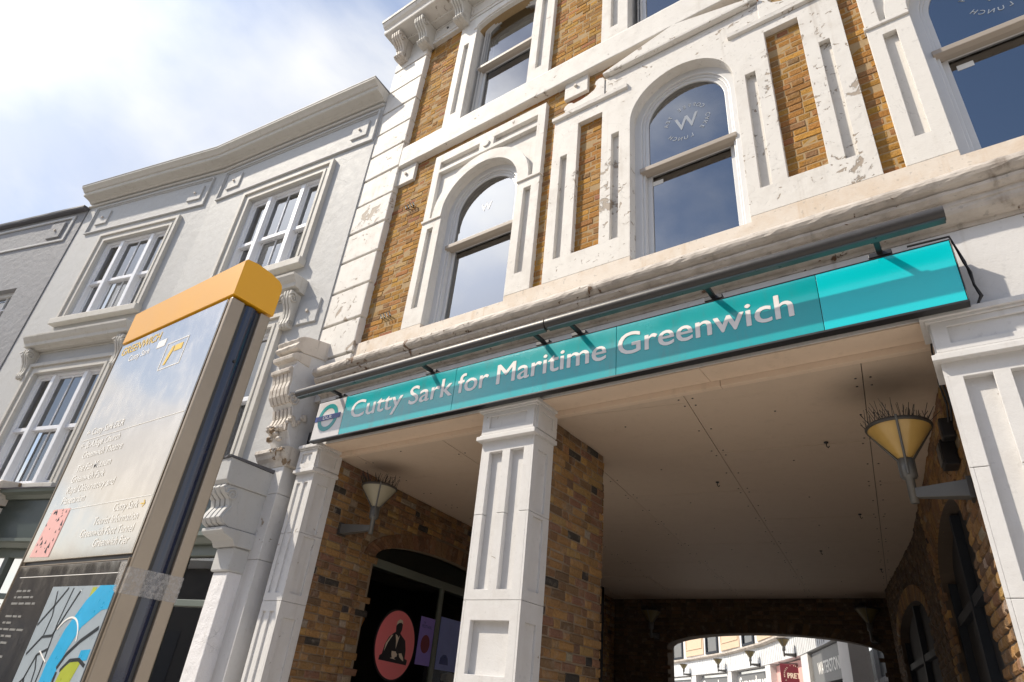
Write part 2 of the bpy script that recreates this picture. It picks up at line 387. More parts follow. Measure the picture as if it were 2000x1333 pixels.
M['orange'] = plain('orange_lamp_shade', (.62, .26, .05), .5)
M['lamp_grey'] = plain('lamp_metal', (.13, .13, .125), .45, metal=.3, var=.25, bump=.1, dirt=.2)
M['lamp_dark'] = plain('lamp_rim', (.05, .045, .04), .5, var=.3)
def amber():
    m, nt = mat_new('amber_lamp_cone'); b = NB(nt)
    n = b.noise(6, 4); c = b.mix(n, (.42, .25, .06), (.60, .41, .14))
    p = b.out(c, .28, None, 0, .5, .3); p.inputs['Subsurface Weight'].default_value = .0
    return m
M['amber'] = amber()
M['lamp_pale'] = plain('pale_lamp_cone', (.30, .275, .20), .35, var=.2)  # greyer copy of the amber cone, with its shade in the colour
M['green_shop'] = plain('shopfront_green', (.040, .055, .050), .35, var=.15)
M['green_frame'] = plain('shop_frame_grey_green', (.13, .15, .13), .4, var=.15)
M['dusk_frame'] = plain('shop_frame_blue', (.014, .02, .03), .75, var=.2)
M['red_dark'] = plain('maroon_shop', (.16, .02, .035), .5)
M['shop_red'] = plain('shop_goods', (.20, .06, .05), .8, var=.6, sc=9)
M['beige'] = stucco('beige_panel', (.60, .46, .33), peel=.95, dirt=.3)
M['court_white'] = stucco('court_render', (.72, .71, .70), peel=.95, dirt=.3)
M['court_fascia'] = plain('ribbed_fascia', (.66, .68, .70), .6, var=.15, sc=8, dirt=.25)
M['sign_grey'] = plain('shop_sign_grey', (.14, .145, .15), .5)
M['paving'] = plain('paving', (.42, .39, .355), .9, var=.3, bump=.4, sc=5)
M['far_brick'] = plain('far_brick', (.13, .125, .125), .9, var=.3, sc=7)
M['soot_wall'] = plain('sooty_mortar', (.10, .075, .055), .95, var=.3, bump=.5, sc=40)  # mortar coloured darker so arch reveals and back wall look shaded
M['amber_old'] = plain('court_lamp_glass', (.15, .12, .045), .35, var=.2)
M['slate'] = plain('slate', (.09, .095, .11), .7, var=.2)

# ------------------------------------------------------------------ ground
g = MB(WORLD); g.addf([(-400, 0, -400), (400, 0, -400), (400, 0, 400), (-400, 0, 400)], [(0, 1, 2, 3)])
go = g.build('ground', M['paving'], fix=False); go['kind'] = 'structure'

# ------------------------------------------------------------------ station building
SB = thing('station_building', 'white stucco and yellow brick building with arched windows above the passage', 'building', (-1.5, .5, 0))
BR = []     # every brick: (frame, u0, u1, v0, v1, w, palette, visible)
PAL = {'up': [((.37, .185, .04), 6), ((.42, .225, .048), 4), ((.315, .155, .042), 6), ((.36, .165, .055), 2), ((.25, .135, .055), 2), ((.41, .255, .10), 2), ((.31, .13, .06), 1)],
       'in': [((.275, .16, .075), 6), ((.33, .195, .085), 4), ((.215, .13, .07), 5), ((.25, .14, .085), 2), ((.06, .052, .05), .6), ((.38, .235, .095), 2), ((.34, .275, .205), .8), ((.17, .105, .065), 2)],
       'soot': [((.13, .085, .05), 4), ((.10, .068, .045), 4), ((.16, .10, .06), 2)],  # passage brick darkened: shade of the deep hall put into the colour
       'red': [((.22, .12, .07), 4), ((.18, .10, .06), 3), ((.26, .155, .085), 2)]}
def tint(p):
    cs = PAL[p]; c = random.choices([a for a, _ in cs], [b for _, b in cs])[0]; k = random.uniform(.88, 1.12)
    return (c[0]*k*random.uniform(.94, 1.06), c[1]*k, c[2]*k*random.uniform(.9, 1.1), 1)
def lay(fr, u0, u1, v0, v1, pal, skip=None, w=0.0, vis=True, course=.075):
    k = int(math.floor(v0/course)); J = .009
    while k*course < v1:
        a, b = max(v0, k*course+J/2), min(v1, (k+1)*course-J/2); k += 1
        if b-a < .015: continue
        u = u0-random.choice([0, .05, .1])-(k % 2)*.11; hd = (k % 2) == 0
        while u < u1:
            L = .1025 if hd else .215; hd = not hd
            p, q = max(u0, u+random.uniform(-.004, .004)), min(u1, u+L+random.uniform(-.004, .004)); u += L+J
            if q-p < .03: continue
            if skip and skip(p, q, a, b): continue
            BR.append((fr, p, q, a, b, w+random.uniform(-.004, .004), pal, vis))
def soldier_arch(fr, cu, h, sp, rise, pal, depth=.215, w=0.004, vis=True):
    n = int(math.pi*(h+rise)/2/.078*1.0); 
    for i in range(n):
        a0 = math.pi*i/n; a1 = math.pi*(i+1)/n
        ARCH.append((fr, [(cu+(h+d)*math.cos(a), sp+(rise+d)*math.sin(a)) for d, a in ((0.0, a0+.006), (depth, a0+.004), (depth, a1-.004), (0.0, a1-.006))], w, pal))
ARCH = []
# --- upper front: what the render covers
W1, W2, W4, W3, W5 = -4.125, -1.53, 1.065, -4.155, -1.53
cover = [(W1-.915, W1+.915, 5.2, 8.12), (W4-.915, W4+.915, 5.2, 8.12), (-3.06, -2.73, 5.2, 7.64), (-2.42, -.645, 5.2, 8.0), (-.335, .003, 5.2, 7.64), (-3.06, .003, 5.2, 5.575), (-3.06, .003, 7.50, 7.66),
         (-5.9, 3.6, 8.29, 8.70), (W3-.915, W3+.915, 8.6, 11.2), (W5-.94, W5+.94, 8.6, 11.2)]
def upskip(a, b, c, d): return any(a >= q[0]-.001 and b <= q[1]+.001 and c >= q[2]-.001 and d <= q[3]+.001 for q in cover)
lay(MAIN, -5.82, 1.2, 5.28, 11.2, 'up', upskip)
openings = [arch(W1, .60, 5.2, 6.97), arch(W2, .56, 5.2, 7.09), arch(W4, .60, 5.2, 6.97), arch(W3, .58, 8.6, 10.78, .16), arch(W5, .59, 8.6, 10.78, .16)]
MB().sheet(rect(-6.5, 3.5, 4.0, 11.3), openings, -.25, -.0035).build('wall', M['mortar_up'], SB)
# --- window surrounds: deep sheet plus front sheet whose holes are the sunk panels
def surround_arched(cu, s=1):
    o = rect(cu-.915, cu+.915, 5.302, 8.12)
    op = arch(cu, .59, 5.302, 6.97)
    base_o = [(cu-.915, 5.302), (cu-.59, 5.302)]+[(cu-.59*math.cos(math.pi*i/24), 6.97+.59*math.sin(math.pi*i/24)) for i in range(25)]+[(cu+.59, 5.302), (cu+.915, 5.302), (cu+.915, 8.12), (cu-.915, 8.12)]
    mb = MB(); mb.sheet(base_o, [], -.24, .008)
    # shafts below the impost
    for sg in (-1, 1):
        a, b = sorted((cu+sg*.59, cu+sg*.915)); m = (a+b)/2
        mb.sheet(rect(a, b, 5.302, 6.905), [rect(m-.055, m+.045, 5.56, 6.785)], .008, .062)
        mb.box(a-.012*(sg < 0), b+.012*(sg > 0), 6.905, 6.94, .0085, .082)
    # head: frame, sunk frieze panels, archivolt
    RO = .755; z0 = 6.94
    head_o = [(cu-.915, z0), (cu-.80, z0)]+[(cu-.80, 7.77), (cu+.80, 7.77)]+[(cu+.80, z0), (cu+.915, z0), (cu+.915, 8.12), (cu-.915, 8.12)]
    fz = [rect(cu-.80, cu-.12, 7.83, 7.965), rect(cu+.12, cu+.80, 7.83, 7.965)]
    mb.sheet(head_o, fz, .0085, .066)
    ring = [(cu-RO*math.cos(math.pi*i/28), 6.97+min(RO*math.sin(math.pi*i/28), .80)) for i in range(29)]+[(cu+.59*math.cos(math.pi*i/28), 6.97+.59*math.sin(math.pi*i/28)) for i in range(29)]
    ring = [(cu-RO, z0)]+ring[:29]+[(cu+RO, z0), (cu+.59, z0)]+ring[29:]+[(cu-.59, z0)]
    mb.sheet(ring, [], .0087, .078)
    mb.sheet(ell(cu, 7.895, .055, .055, 14), [], .0668, .085)
    return mb.build('window_surround', M['stucco'], SB, .004)
surround_arched(W1); surround_arched(W4)
def surround_mid():
    cu = W2; L, R = -3.06, .003
    nl, nr = rect(-2.73, -2.42, 5.572, 7.465), rect(-.648, -.338, 5.585, 7.52)
    def outline(z1):
        return [(L, 5.302), (cu-.55, 5.302)]+[(cu-.55*math.cos(math.pi*i/24), 7.09+.55*math.sin(math.pi*i/24)) for i in range(25)]+[(cu+.55, 5.302), (R, 5.302), (R, z1), (L, z1)]
    o = [(L, 5.302), (cu-.55, 5.302)]+[(cu-.55*math.cos(math.pi*i/24), 7.09+.55*math.sin(math.pi*i/24)) for i in range(25)]+[(cu+.55, 5.302), (R, 5.302), (R, 7.645), (-.66, 7.645), (-.66, 8.0), (-2.39, 8.0), (-2.39, 7.645), (L, 7.645)]
    mb = MB(); mb.sheet(o, [nl, nr], -.24, .008)
    pan = [rect(a, b, 5.575, 7.035) for a, b in ((-2.945, -2.858), (-2.30, -2.21), (-.872, -.775), (-.213, -.122))]
    mb.sheet(o, [nl, nr]+pan, .008, .062)
    mb.build('window_surround', M['stucco_worn'], SB, .004)
    for a, b in ((L-.02, -2.105), (-.985, R+.02)): MB().prism([(.0625, 7.645), (.095, 7.655), (.10, 7.70), (.0625, 7.73)], a, b, 10, .0015).build('moulding', M['stucco_worn'], SB)
    p = MB(); p.prism([(.0625, 8.0), (.125, 8.005), (.13, 8.045), (.0625, 8.05)], -2.33, -.73)
    p.sheet([(-2.40, 8.03), (-.66, 8.03), (-.66, 8.06), (-1.53, 8.285), (-2.40, 8.06)], [], .0, .118)
    p.build('pediment', M['stucco_worn'], SB, .006)
    for sg in (-1, 1):
        def X(x): return x if sg < 0 else 2*cu-x
        crv = [(-2.395, 7.735), (-2.395, 8.0), (-2.42, 8.045), (-2.47, 8.06), (-2.515, 8.035), (-2.525, 7.99), (-2.50, 7.955), (-2.53, 7.90), (-2.62, 7.855), (-2.72, 7.835), (-2.80, 7.83), (-2.83, 7.865), (-2.88, 7.875), (-2.925, 7.85), (-2.94, 7.80), (-2.915, 7.76), (-2.93, 7.735)]
        MB().sheet([(X(a), b) for a, b in crv], [], .0, .075).build('scroll', M['stucco_worn'], SB, .006)
surround_mid()
# plinth band below the windows, sills
MB().sheet([(-5.82, 4.86), (3.5, 4.86), (3.5, 5.30), (W4+.59, 5.30), (W4+.59, 5.245), (W4-.59, 5.245), (W4-.59, 5.30), (W2+.55, 5.30), (W2+.55, 5.245), (W2-.55, 5.245), (W2-.55, 5.30), (W1+.59, 5.30), (W1+.59, 5.245), (W1-.59, 5.245), (W1-.59, 5.30), (-5.82, 5.30)], [], -.24, .062).build('plinth_band', M['plinth'], SB, .004)
# upper floor surrounds
def surround_upper(cu, hw, h):
    o = [(cu-hw, 8.705), (cu-h, 8.705)]+[(cu-h*math.cos(math.pi*i/16), 10.80+.15*math.sin(math.pi*i/16)) for i in range(17)]+[(cu+h, 8.705), (cu+hw, 8.705), (cu+hw, 11.15), (cu-hw, 11.15)]
    mb = MB(); mb.sheet(o, [], -.24, .008)
    pan = []
    for sg in (-1, 1):
        m = cu+sg*(h+hw)/2; pan.append(rect(m-.05, m+.045, 8.95, 10.55))
    mb.sheet(o, pan, .008, .062)
    mb.sheet([(cu-h-.0, 10.82), (cu-h-.06, 10.82), (cu-h-.06, 11.10), (cu+h+.06, 11.10), (cu+h+.06, 10.82), (cu+h, 10.82)]+[(cu+h*math.cos(math.pi*i/16), 10.83+.15*math.sin(math.pi*i/16)) for i in range(1, 16)], [], .0622, .082)
    mb.build('window_surround', M['stucco'], SB, .004)
surround_upper(W3, .915, .57); surround_upper(W5, .94, .58)
MB().prism([(-.2, 8.29), (.10, 8.29), (.105, 8.30), (.105, 8.655), (.09, 8.70), (-.2, 8.70)], -5.79, 3.5, 90, .0012).build('string_course', M['stucco'], SB, .004)
# quoins, block by block
qz = [4.95, 5.175, 5.70, 6.24, 6.765, 7.29, 7.82, 8.34, 8.845, 9.35, 9.86, 10.385, 10.92, 11.15]
for a, b in zip(qz, qz[1:]):
    MB().box(-6.56, -5.80+random.uniform(-.004, .004), a+.017, b-.017, -.24, .10+random.uniform(-.003, .003)).build('quoin_block', M['quoin'], SB, .012)
MB().box(-6.55, -5.815, 4.95, 11.2, -.245, .045).build('quoin_core', M['quoin'], SB)
# square blocks with a drilled boss
def patera(fr, u, v, s, w, mat, par):
    mb = MB(fr); mb.box(u-s, u+s, v-s, v+s, w-.05, w)
    o = mb.build('patera', mat, par, .006)
    MB(fr).tube([fr.pt(u, v, w-.01), fr.pt(u, v, w+.03)], s*.13, 8).build('boss', M['cornice'], o)
patera(MAIN, -5.635, 8.115, .165, .05, M['stucco'], SB); patera(MAIN, -2.80, 8.165, .16, .05, M['stucco'], SB)
# wall ties: small iron cramps in the brickwork
for (u, v) in ((-5.52, 7.42), (-5.50, 5.62)):
    t = MB()
    for k in range(4): t.tube([MAIN.pt(u+k*.05, v+random.uniform(-.02, .02), .0), MAIN.pt(u+k*.05+.02, v+.03, .05), MAIN.pt(u+k*.05+.06, v-.04, .045)], .008, 5)
    t.build('iron_cramp', M['black'], SB)
# street cornice over the sign
cp = [(-.1, 4.57), (.145, 4.57), (.15, 4.60)]
cp += [(.15+.10*math.sin(t*math.pi/2/5), 4.60+.085*(1-math.cos(t*math.pi/2/5))) for t in range(6)]
cp += [(.255, 4.69), (.255, 4.725), (.275, 4.73), (.30, 4.755), (.305, 4.775), (.285, 4.785)]
cp += [(.29+.062*math.cos(t), 4.855+.062*math.sin(t)) for t in [(-1.25+.36*i) for i in range(9)]]
cp += [(.29, 4.922), (.06, 4.945), (-.1, 4.945)]
MB().prism(cp, -6.12, 3.5, 150, .0028).build('street_cornice', M['cornice'], SB)
# entablature board behind the sign and its soffit
MB().box(-6.10, 3.5, 3.957, 4.568, -.115, .14).build('fascia', M['column'], SB, .004)
for a, b in ((-5.93, -1.47), (-1.466, .10)): MB().box(a, b, 3.945, 3.956, -.11, .135).build('soffit_board', M['soffit'], SB)
for a, b in ((-5.93, -1.40), (-1.396, .16)): MB().box(a, b, 3.895, 3.99, -.168, -.1155).build('soffit_beam', M['soffit'], SB, .003)
# --- columns
def column(u0, u1, name, left=True, right=True):
    """panelled column; front plane w=.15, back w=-.16"""
    wd = u1-u0; c = MB(); c.box(u0+.0, u1-.0, 0, 3.64, -.16, .10)
    zs = [(0.0, .62), (.624, 2.295), (2.299, 2.976), (2.98, 3.64)]
    a0, a1, b0, b1 = u0+.072, u0+.215, u0+.298, u0+.442
    if wd < .4: a0, a1, b0, b1 = u0+.05, u0+.11, u0+.17, u0+.24
    def notch(v0, v1, top):
        if top: return [(u0, v0), (a0, v0), (a0, 3.528), (a1, 3.528), (a1, v0), (b0, v0), (b0, 3.528), (b1, 3.528), (b1, v0), (u1, v0), (u1, v1), (u0, v1)]
        return [(u0, v0), (u1, v0), (u1, v1), (b1, v1), (b1, 2.377), (b0, 2.377), (b0, v1), (a1, v1), (a1, 2.377), (a0, 2.377), (a0, v1), (u0, v1)]
    if wd < .4: c.box(u0+.001, u1-.001, .624, 3.64, .1, .132)
    c.sheet(notch(2.98, 3.64, True), [], .1002, .15); c.sheet(notch(2.299, 2.976, False), [], .1002, .15)
    c.sheet(rect(u0, u1, .624, 2.295), [rect(u0+.075, u1-.075, 1.777, 2.15), rect(u0+.075, u1-.075, .75, 1.68)] if wd > .4 else [rect(a0, a1, .9, 2.2), rect(b0, b1, .9, 2.2)], .1002, .15)
    c.box(u0-.02, u1+.02, 0, .62, -.16, .165)
    o = c.build(name, M['column'], SB, .003)
    for sg, on in ((1, right), (-1, left)):
        if not on: continue
        X = u1 if sg > 0 else u0; fs = Fr((X, -.15), (0, 1)) if sg > 0 else Fr((X, .16), (0, -1))
        p = MB(fs)
        p.sheet(rect(0, .31, 2.98, 3.64), [], -.0, .001)
        for lo_, hi in ((2.98, 3.64), (2.299, 2.976), (.624, 2.295)):
            hl = {2.98: [rect(.075, .225, 3.0, 3.52)], 2.299: [rect(.075, .225, 2.38, 2.95)], .624: [rect(.075, .225, .8, 2.15)]}[lo_]
            p.sheet(rect(0.0, .31, lo_, hi), hl, .001, .02)
        p.build('side_panel', M['column'], o, .003)
    k = MB(); e = .022
    k.box(u0-e*left-.01, u1+e*right+.01, 3.672, 3.93, -.16, .165)
    k.box(u0-.05*left-.005, u1+.05*right+.005, 3.634, 3.672, -.16, .205); k.box(u0-.035*left, u1+.035*right, 3.672, 3.69, -.16, .185)
    k.box(u0-.065*left-.005, u1+.065*right+.005, 3.918, 3.956, -.163, .215); k.box(u0-.045*left, u1+.045*right, 3.90, 3.918, -.16, .195)
    k.sheet(rect(u0-e*left, u1+e*right, 3.691, 3.899), [rect(u0+.06, u1-.06, 3.745, 3.86)], .1655, .182)
    if right:
        q = MB(Fr((u1+e*right+.01, -.15), (0, 1))); q.sheet(rect(0, .31, 3.691, 3.899), [rect(.06, .24, 3.745, 3.86)], 0, .014); q.build('side_panel', M['column'], o, .003)
    k.build('capital', M['column'], o, .003)
    return o
column(-3.475, -2.953, 'column'); column(-6.17, -5.877, 'column', left=False); column(.046, .568, 'column')
MB().box(.57, 3.5, 0, 3.956, -.16, .05).build('wall', M['column'], SB)
# --- brick pier behind the middle column, passage walls
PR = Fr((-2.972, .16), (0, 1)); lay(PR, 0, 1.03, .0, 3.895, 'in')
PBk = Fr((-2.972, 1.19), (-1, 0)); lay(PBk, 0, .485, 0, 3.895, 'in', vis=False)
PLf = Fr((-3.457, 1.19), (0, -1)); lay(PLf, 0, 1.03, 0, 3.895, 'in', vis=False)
MB(WORLD).box(-3.445, -2.984, 0, 3.9, .162, 1.178).build('pier_core', M['mortar_in'], SB)
LWp = Fr((-5.877, .16), (-.1245, .992))
AL = (2.60, 1.62, 3.0, .30)       # arched cafe window in the left wall: centre, half width, spring, rise
def inarch(u, v, A, pad=0): return abs(u-A[0]) < A[1]+pad and (v < A[2] or ((u-A[0])/(A[1]+pad))**2+((v-A[2])/(A[3]+pad))**2 < 1)
def askip(As, ring=.2):
    def f(a, b, c, d):
        u, v = (a+b)/2, (c+d)/2
        for A in As:
            if abs(u-A[0]) < A[1] and v < A[2]: return True
            if v >= A[2]-.02 and abs(u-A[0]) < A[1]+ring and ((u-A[0])/(A[1]+ring))**2+((v-A[2])/(A[3]+ring))**2 < 1: return True
        return False
    return f
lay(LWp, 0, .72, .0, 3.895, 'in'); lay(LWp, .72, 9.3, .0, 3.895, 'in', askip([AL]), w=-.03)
soldier_arch(LWp, AL[0], AL[1], AL[2], AL[3], 'red', .20, -.022)
MB(LWp).sheet([(-.02, 0), (AL[0]-AL[1], 0)]+[(AL[0]-AL[1]*math.cos(math.pi*i/16), AL[2]+AL[3]*math.sin(math.pi*i/16)) for i in range(17)]+[(AL[0]+AL[1], 0), (9.4, 0), (9.4, 3.93), (-.02, 3.93)], [], -.30, -.045).build('wall', M['mortar_in'], SB)
MB(LWp).box(0, .70, 0, 3.9, -.044, -.013).build('wall_pier', M['mortar_in'], SB)
RW = PolyFr([(.055, .16), (0.0, .6), (-.33, 2.69), (-.49, 3.63), (-.73, 5.12), (-1.12, 6.76), (-1.54, 8.49), (-1.66, 9.42)], -1)
AR = [(2.08, 1.12, 3.02, .36), (6.5, 1.42, 2.98, .34)]
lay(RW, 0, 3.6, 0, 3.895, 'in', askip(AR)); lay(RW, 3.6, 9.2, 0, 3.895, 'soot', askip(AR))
for A in AR: soldier_arch(RW, A[0], A[1], A[2], A[3], 'in', .215)
rw = MB(RW)
cuts = sorted(set([0, .44, 2.56, 3.5, 5.02, 6.71, 8.49, 9.42]+[A[0]-A[1]*math.cos(math.pi*i/14) for A in AR for i in range(15)]))
for a, b in zip(cuts, cuts[1:]):
    m = (a+b)/2; A = next((A for A in AR if abs(m-A[0]) < A[1]), None)
    def top(u): return A[2]+A[3]*math.sqrt(max(0, 1-((u-A[0])/A[1])**2)) if A else 0
    rw.addf([(a, top(a), -.013), (b, top(b), -.013), (b, 3.93, -.013), (a, 3.93, -.013), (a, top(a), -.25), (b, top(b), -.25)], [(0, 1, 2, 3), (0, 4, 5, 1)])
for A in AR:
    for u in (A[0]-A[1], A[0]+A[1]): rw.addf([(u, 0, -.013), (u, 0, -.25), (u, A[2], -.25), (u, A[2], -.013)], [(0, 1, 2, 3)])
rw.build('wall', M['soot_wall'], SB, fix=False)
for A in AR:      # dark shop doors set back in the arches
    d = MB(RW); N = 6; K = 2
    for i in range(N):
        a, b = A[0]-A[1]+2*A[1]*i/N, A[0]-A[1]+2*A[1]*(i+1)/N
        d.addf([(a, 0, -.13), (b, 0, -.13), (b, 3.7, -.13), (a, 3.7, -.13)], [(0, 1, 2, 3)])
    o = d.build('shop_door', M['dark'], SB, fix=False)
    f = MB(RW)
    for i in range(K+1):
        u = A[0]-A[1]+2*A[1]*i/K; f.box(u-.05, u+.05, 0, 3.35 if i == 1 else 3.0, -.128, -.06)
    for i in range(N): f.box(A[0]-A[1]+2*A[1]*i/N, A[0]-A[1]+2*A[1]*(i+1)/N, 2.62, 2.70, -.127, -.07)
    f.build('door_frame', M['dusk_frame'], o)
# back wall of the hall with its wide arch to the court
BW = Fr((0, 9.40), (1, 0)); AB = (-3.86, 2.0, 2.97, .30)
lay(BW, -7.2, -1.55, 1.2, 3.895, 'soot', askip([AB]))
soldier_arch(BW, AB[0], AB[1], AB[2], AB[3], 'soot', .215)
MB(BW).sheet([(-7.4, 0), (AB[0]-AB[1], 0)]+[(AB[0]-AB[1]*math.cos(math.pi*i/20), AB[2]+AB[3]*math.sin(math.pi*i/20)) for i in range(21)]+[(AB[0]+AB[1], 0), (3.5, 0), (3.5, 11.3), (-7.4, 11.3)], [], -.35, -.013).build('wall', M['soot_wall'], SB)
# shell: sides, floors and roof that keep the rooms dark
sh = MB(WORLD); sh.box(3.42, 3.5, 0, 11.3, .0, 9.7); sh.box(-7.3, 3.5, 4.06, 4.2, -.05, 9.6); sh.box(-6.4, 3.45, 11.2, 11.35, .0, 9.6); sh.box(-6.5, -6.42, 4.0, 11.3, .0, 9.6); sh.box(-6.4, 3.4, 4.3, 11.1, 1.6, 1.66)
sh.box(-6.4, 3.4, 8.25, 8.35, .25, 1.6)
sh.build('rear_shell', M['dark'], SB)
# ceiling boards, laid square to the passage
ce = Vector((.992, .128)); cn = Vector((-.128, .992)); co = Vector((-1.72, .18))
def clipY(P, y):
    R = []
    for i, a in enumerate(P):
        b = P[(i+1) % len(P)]; ia, ib = a.y >= y, b.y >= y
        if ia: R.append(a)
        if ia != ib: t = (y-a.y)/(b.y-a.y); R.append(a+(b-a)*t)
    return R
def clipN(P, q, n): 
    R = []
    for i, a in enumerate(P):
        b = P[(i+1) % len(P)]; da, db = (a-q).dot(n), (b-q).dot(n)
        if da >= 0: R.append(a)
        if (da >= 0) != (db >= 0): t = da/(da-db); R.append(a+(b-a)*t)
    return R
scr = MB(WORLD)
for i in range(-4, 3):
    for j in range(-2, 9):
        a0, a1 = i*1.285+.003, (i+1)*1.285-.003; b0, b1 = (j-.02)*1.19+.15+.002, (j+.98)*1.19+.15-.002
        P = [co+ce*a+cn*b for a, b in ((a0, b0), (a1, b0), (a1, b1), (a0, b1))]
        P = clipY(P, .170)
        if len(P) > 2: P = [Vector((p.x, p.y)) for p in P]; P = clipN(P, Vector((0, 9.38)), Vector((0, -1)))
        if len(P) < 3 or max(p.x for p in P) < -7.3: continue
        z = 3.897+random.uniform(-.002, .002)
        m = MB(WORLD); n = len(P); vs = [(p.x, z, p.y) for p in P]+[(p.x, z+.03, p.y) for p in P]
        m.addf(vs, [tuple(range(n)), tuple(range(n, 2*n))]+[(k, (k+1) % n, n+(k+1) % n, n+k) for k in range(n)])
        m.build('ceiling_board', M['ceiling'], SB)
        for a in (a0+.045, a1-.045, a0+.62):
            for b in ([b0+.06+k*(b1-b0-.12)/2 for k in range(3)] if a != a0+.62 else [b0+.35]):
                p = co+ce*(a+random.uniform(-.012, .012))+cn*(b+random.uniform(-.012, .012))
                if p.y > .22: scr.lathe([(0, -.006), (.008, -.004), (.009, 0)], (p.x, p.y, z), 6)
scr.build('ceiling_screws', M['black'], SB, kind='stuff')
for x, y in ((-.95, 1.55), (-2.2, 2.3), (-1.1, 3.9), (-1.9, 5.6), (-3.9, 1.3), (-4.6, 2.2), (-1.35, 6.9)):
    hk = MB(WORLD); hk.lathe([(0, -.012), (.018, -.010), (.02, 0)], (x, y, 3.895), 8); hk.tube([(x, y, 3.89), (x, y, 3.855), (x+.012, y, 3.84), (x+.022, y, 3.855)], .005, 6); hk.build('ceiling_hook', M['black'], SB)
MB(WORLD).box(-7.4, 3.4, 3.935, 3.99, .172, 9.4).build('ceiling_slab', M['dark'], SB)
# roof frieze, cornice and its brackets
MB().box(-6.56, 3.5, 11.155, 11.62, -.24, .075).build('frieze', M['stucco'], SB, .004)
MB().prism([(.0, 11.56), (.20, 11.56), (.22, 11.585), (.47, 11.60), (.48, 11.625), (.48, 11.70), (.53, 11.74), (.56, 11.80), (.0, 11.80)], -6.62, 3.5).build('roof_cornice', M['stucco'], SB)
MB().prism([(-.24, 11.80), (.57, 11.802), (.575, 11.86), (-.24, 12.0)], -6.63, 3.5).build('roof_flashing', M['lead'], SB)
def scroll_bracket(fr, u, v0, v1, hw, dep, mat, par, w0=.07, name='bracket', ribs=4):
    H = v1-v0; prof = [(w0-.05, v1), (w0+dep, v1), (w0+dep, v1-.10*H), (w0+dep*.96, v1-.22*H), (w0+dep*.80, v1-.34*H), (w0+dep*.58, v1-.46*H), (w0+dep*.46, v1-.60*H), (w0+dep*.44, v1-.74*H), (w0+dep*.52, v1-.84*H), (w0+dep*.55, v1-.91*H), (w0+dep*.46, v1-.98*H), (w0+dep*.30, v0), (w0-.05, v0+.03*H)]
    mb = MB(fr); mb.prism(prof, u-hw*.88, u+hw*.88)
    rp = [(w+.018 if i not in (0, len(prof)-1) else w, v-.004) for i, (w, v) in enumerate(prof)]
    for k in range(ribs):
        c = u-hw+2*hw*(k+.5)/ribs; mb.prism(rp, c-hw/ribs*.62, c+hw/ribs*.62)
    for sg in (-1, 1):      # volutes on the cheeks
        for (w, v, r) in ((w0+dep*.78, v1-.2*H, .15*H), (w0+dep*.36, v0+.13*H, .09*H)):
            pts = [fr.pt(u+sg*hw*1.0, v+r*(1-.8*t/14)*math.sin(t*.75), w+r*(1-.8*t/14)*math.cos(t*.75)) for t in range(15)]
            mb.tube(pts, r*.16, 5)
    return mb.build(name, mat, par, .004)
for u in (-6.36, -5.82, -5.02, -3.35, -2.45, -.62, .12): scroll_bracket(MAIN, u, 11.06, 11.555, .10, .33, M['trim_b' if u > -6.2 else 'console'], SB, .08)
for a, b in ((-5.70, -5.16), (-4.9, -3.45), (-3.24, -2.56)):
    MB().sheet(rect(a, b, 11.22, 11.50), [rect(a+.02, b-.02, 11.24, 11.48)], .0755, .088).build('moulding', M['stucco'], SB)
    MB().tube([MAIN.pt((a+b)/2, 11.37, .07), MAIN.pt((a+b)/2, 11.37, .09)], .02, 8).build('boss', M['black'], SB)

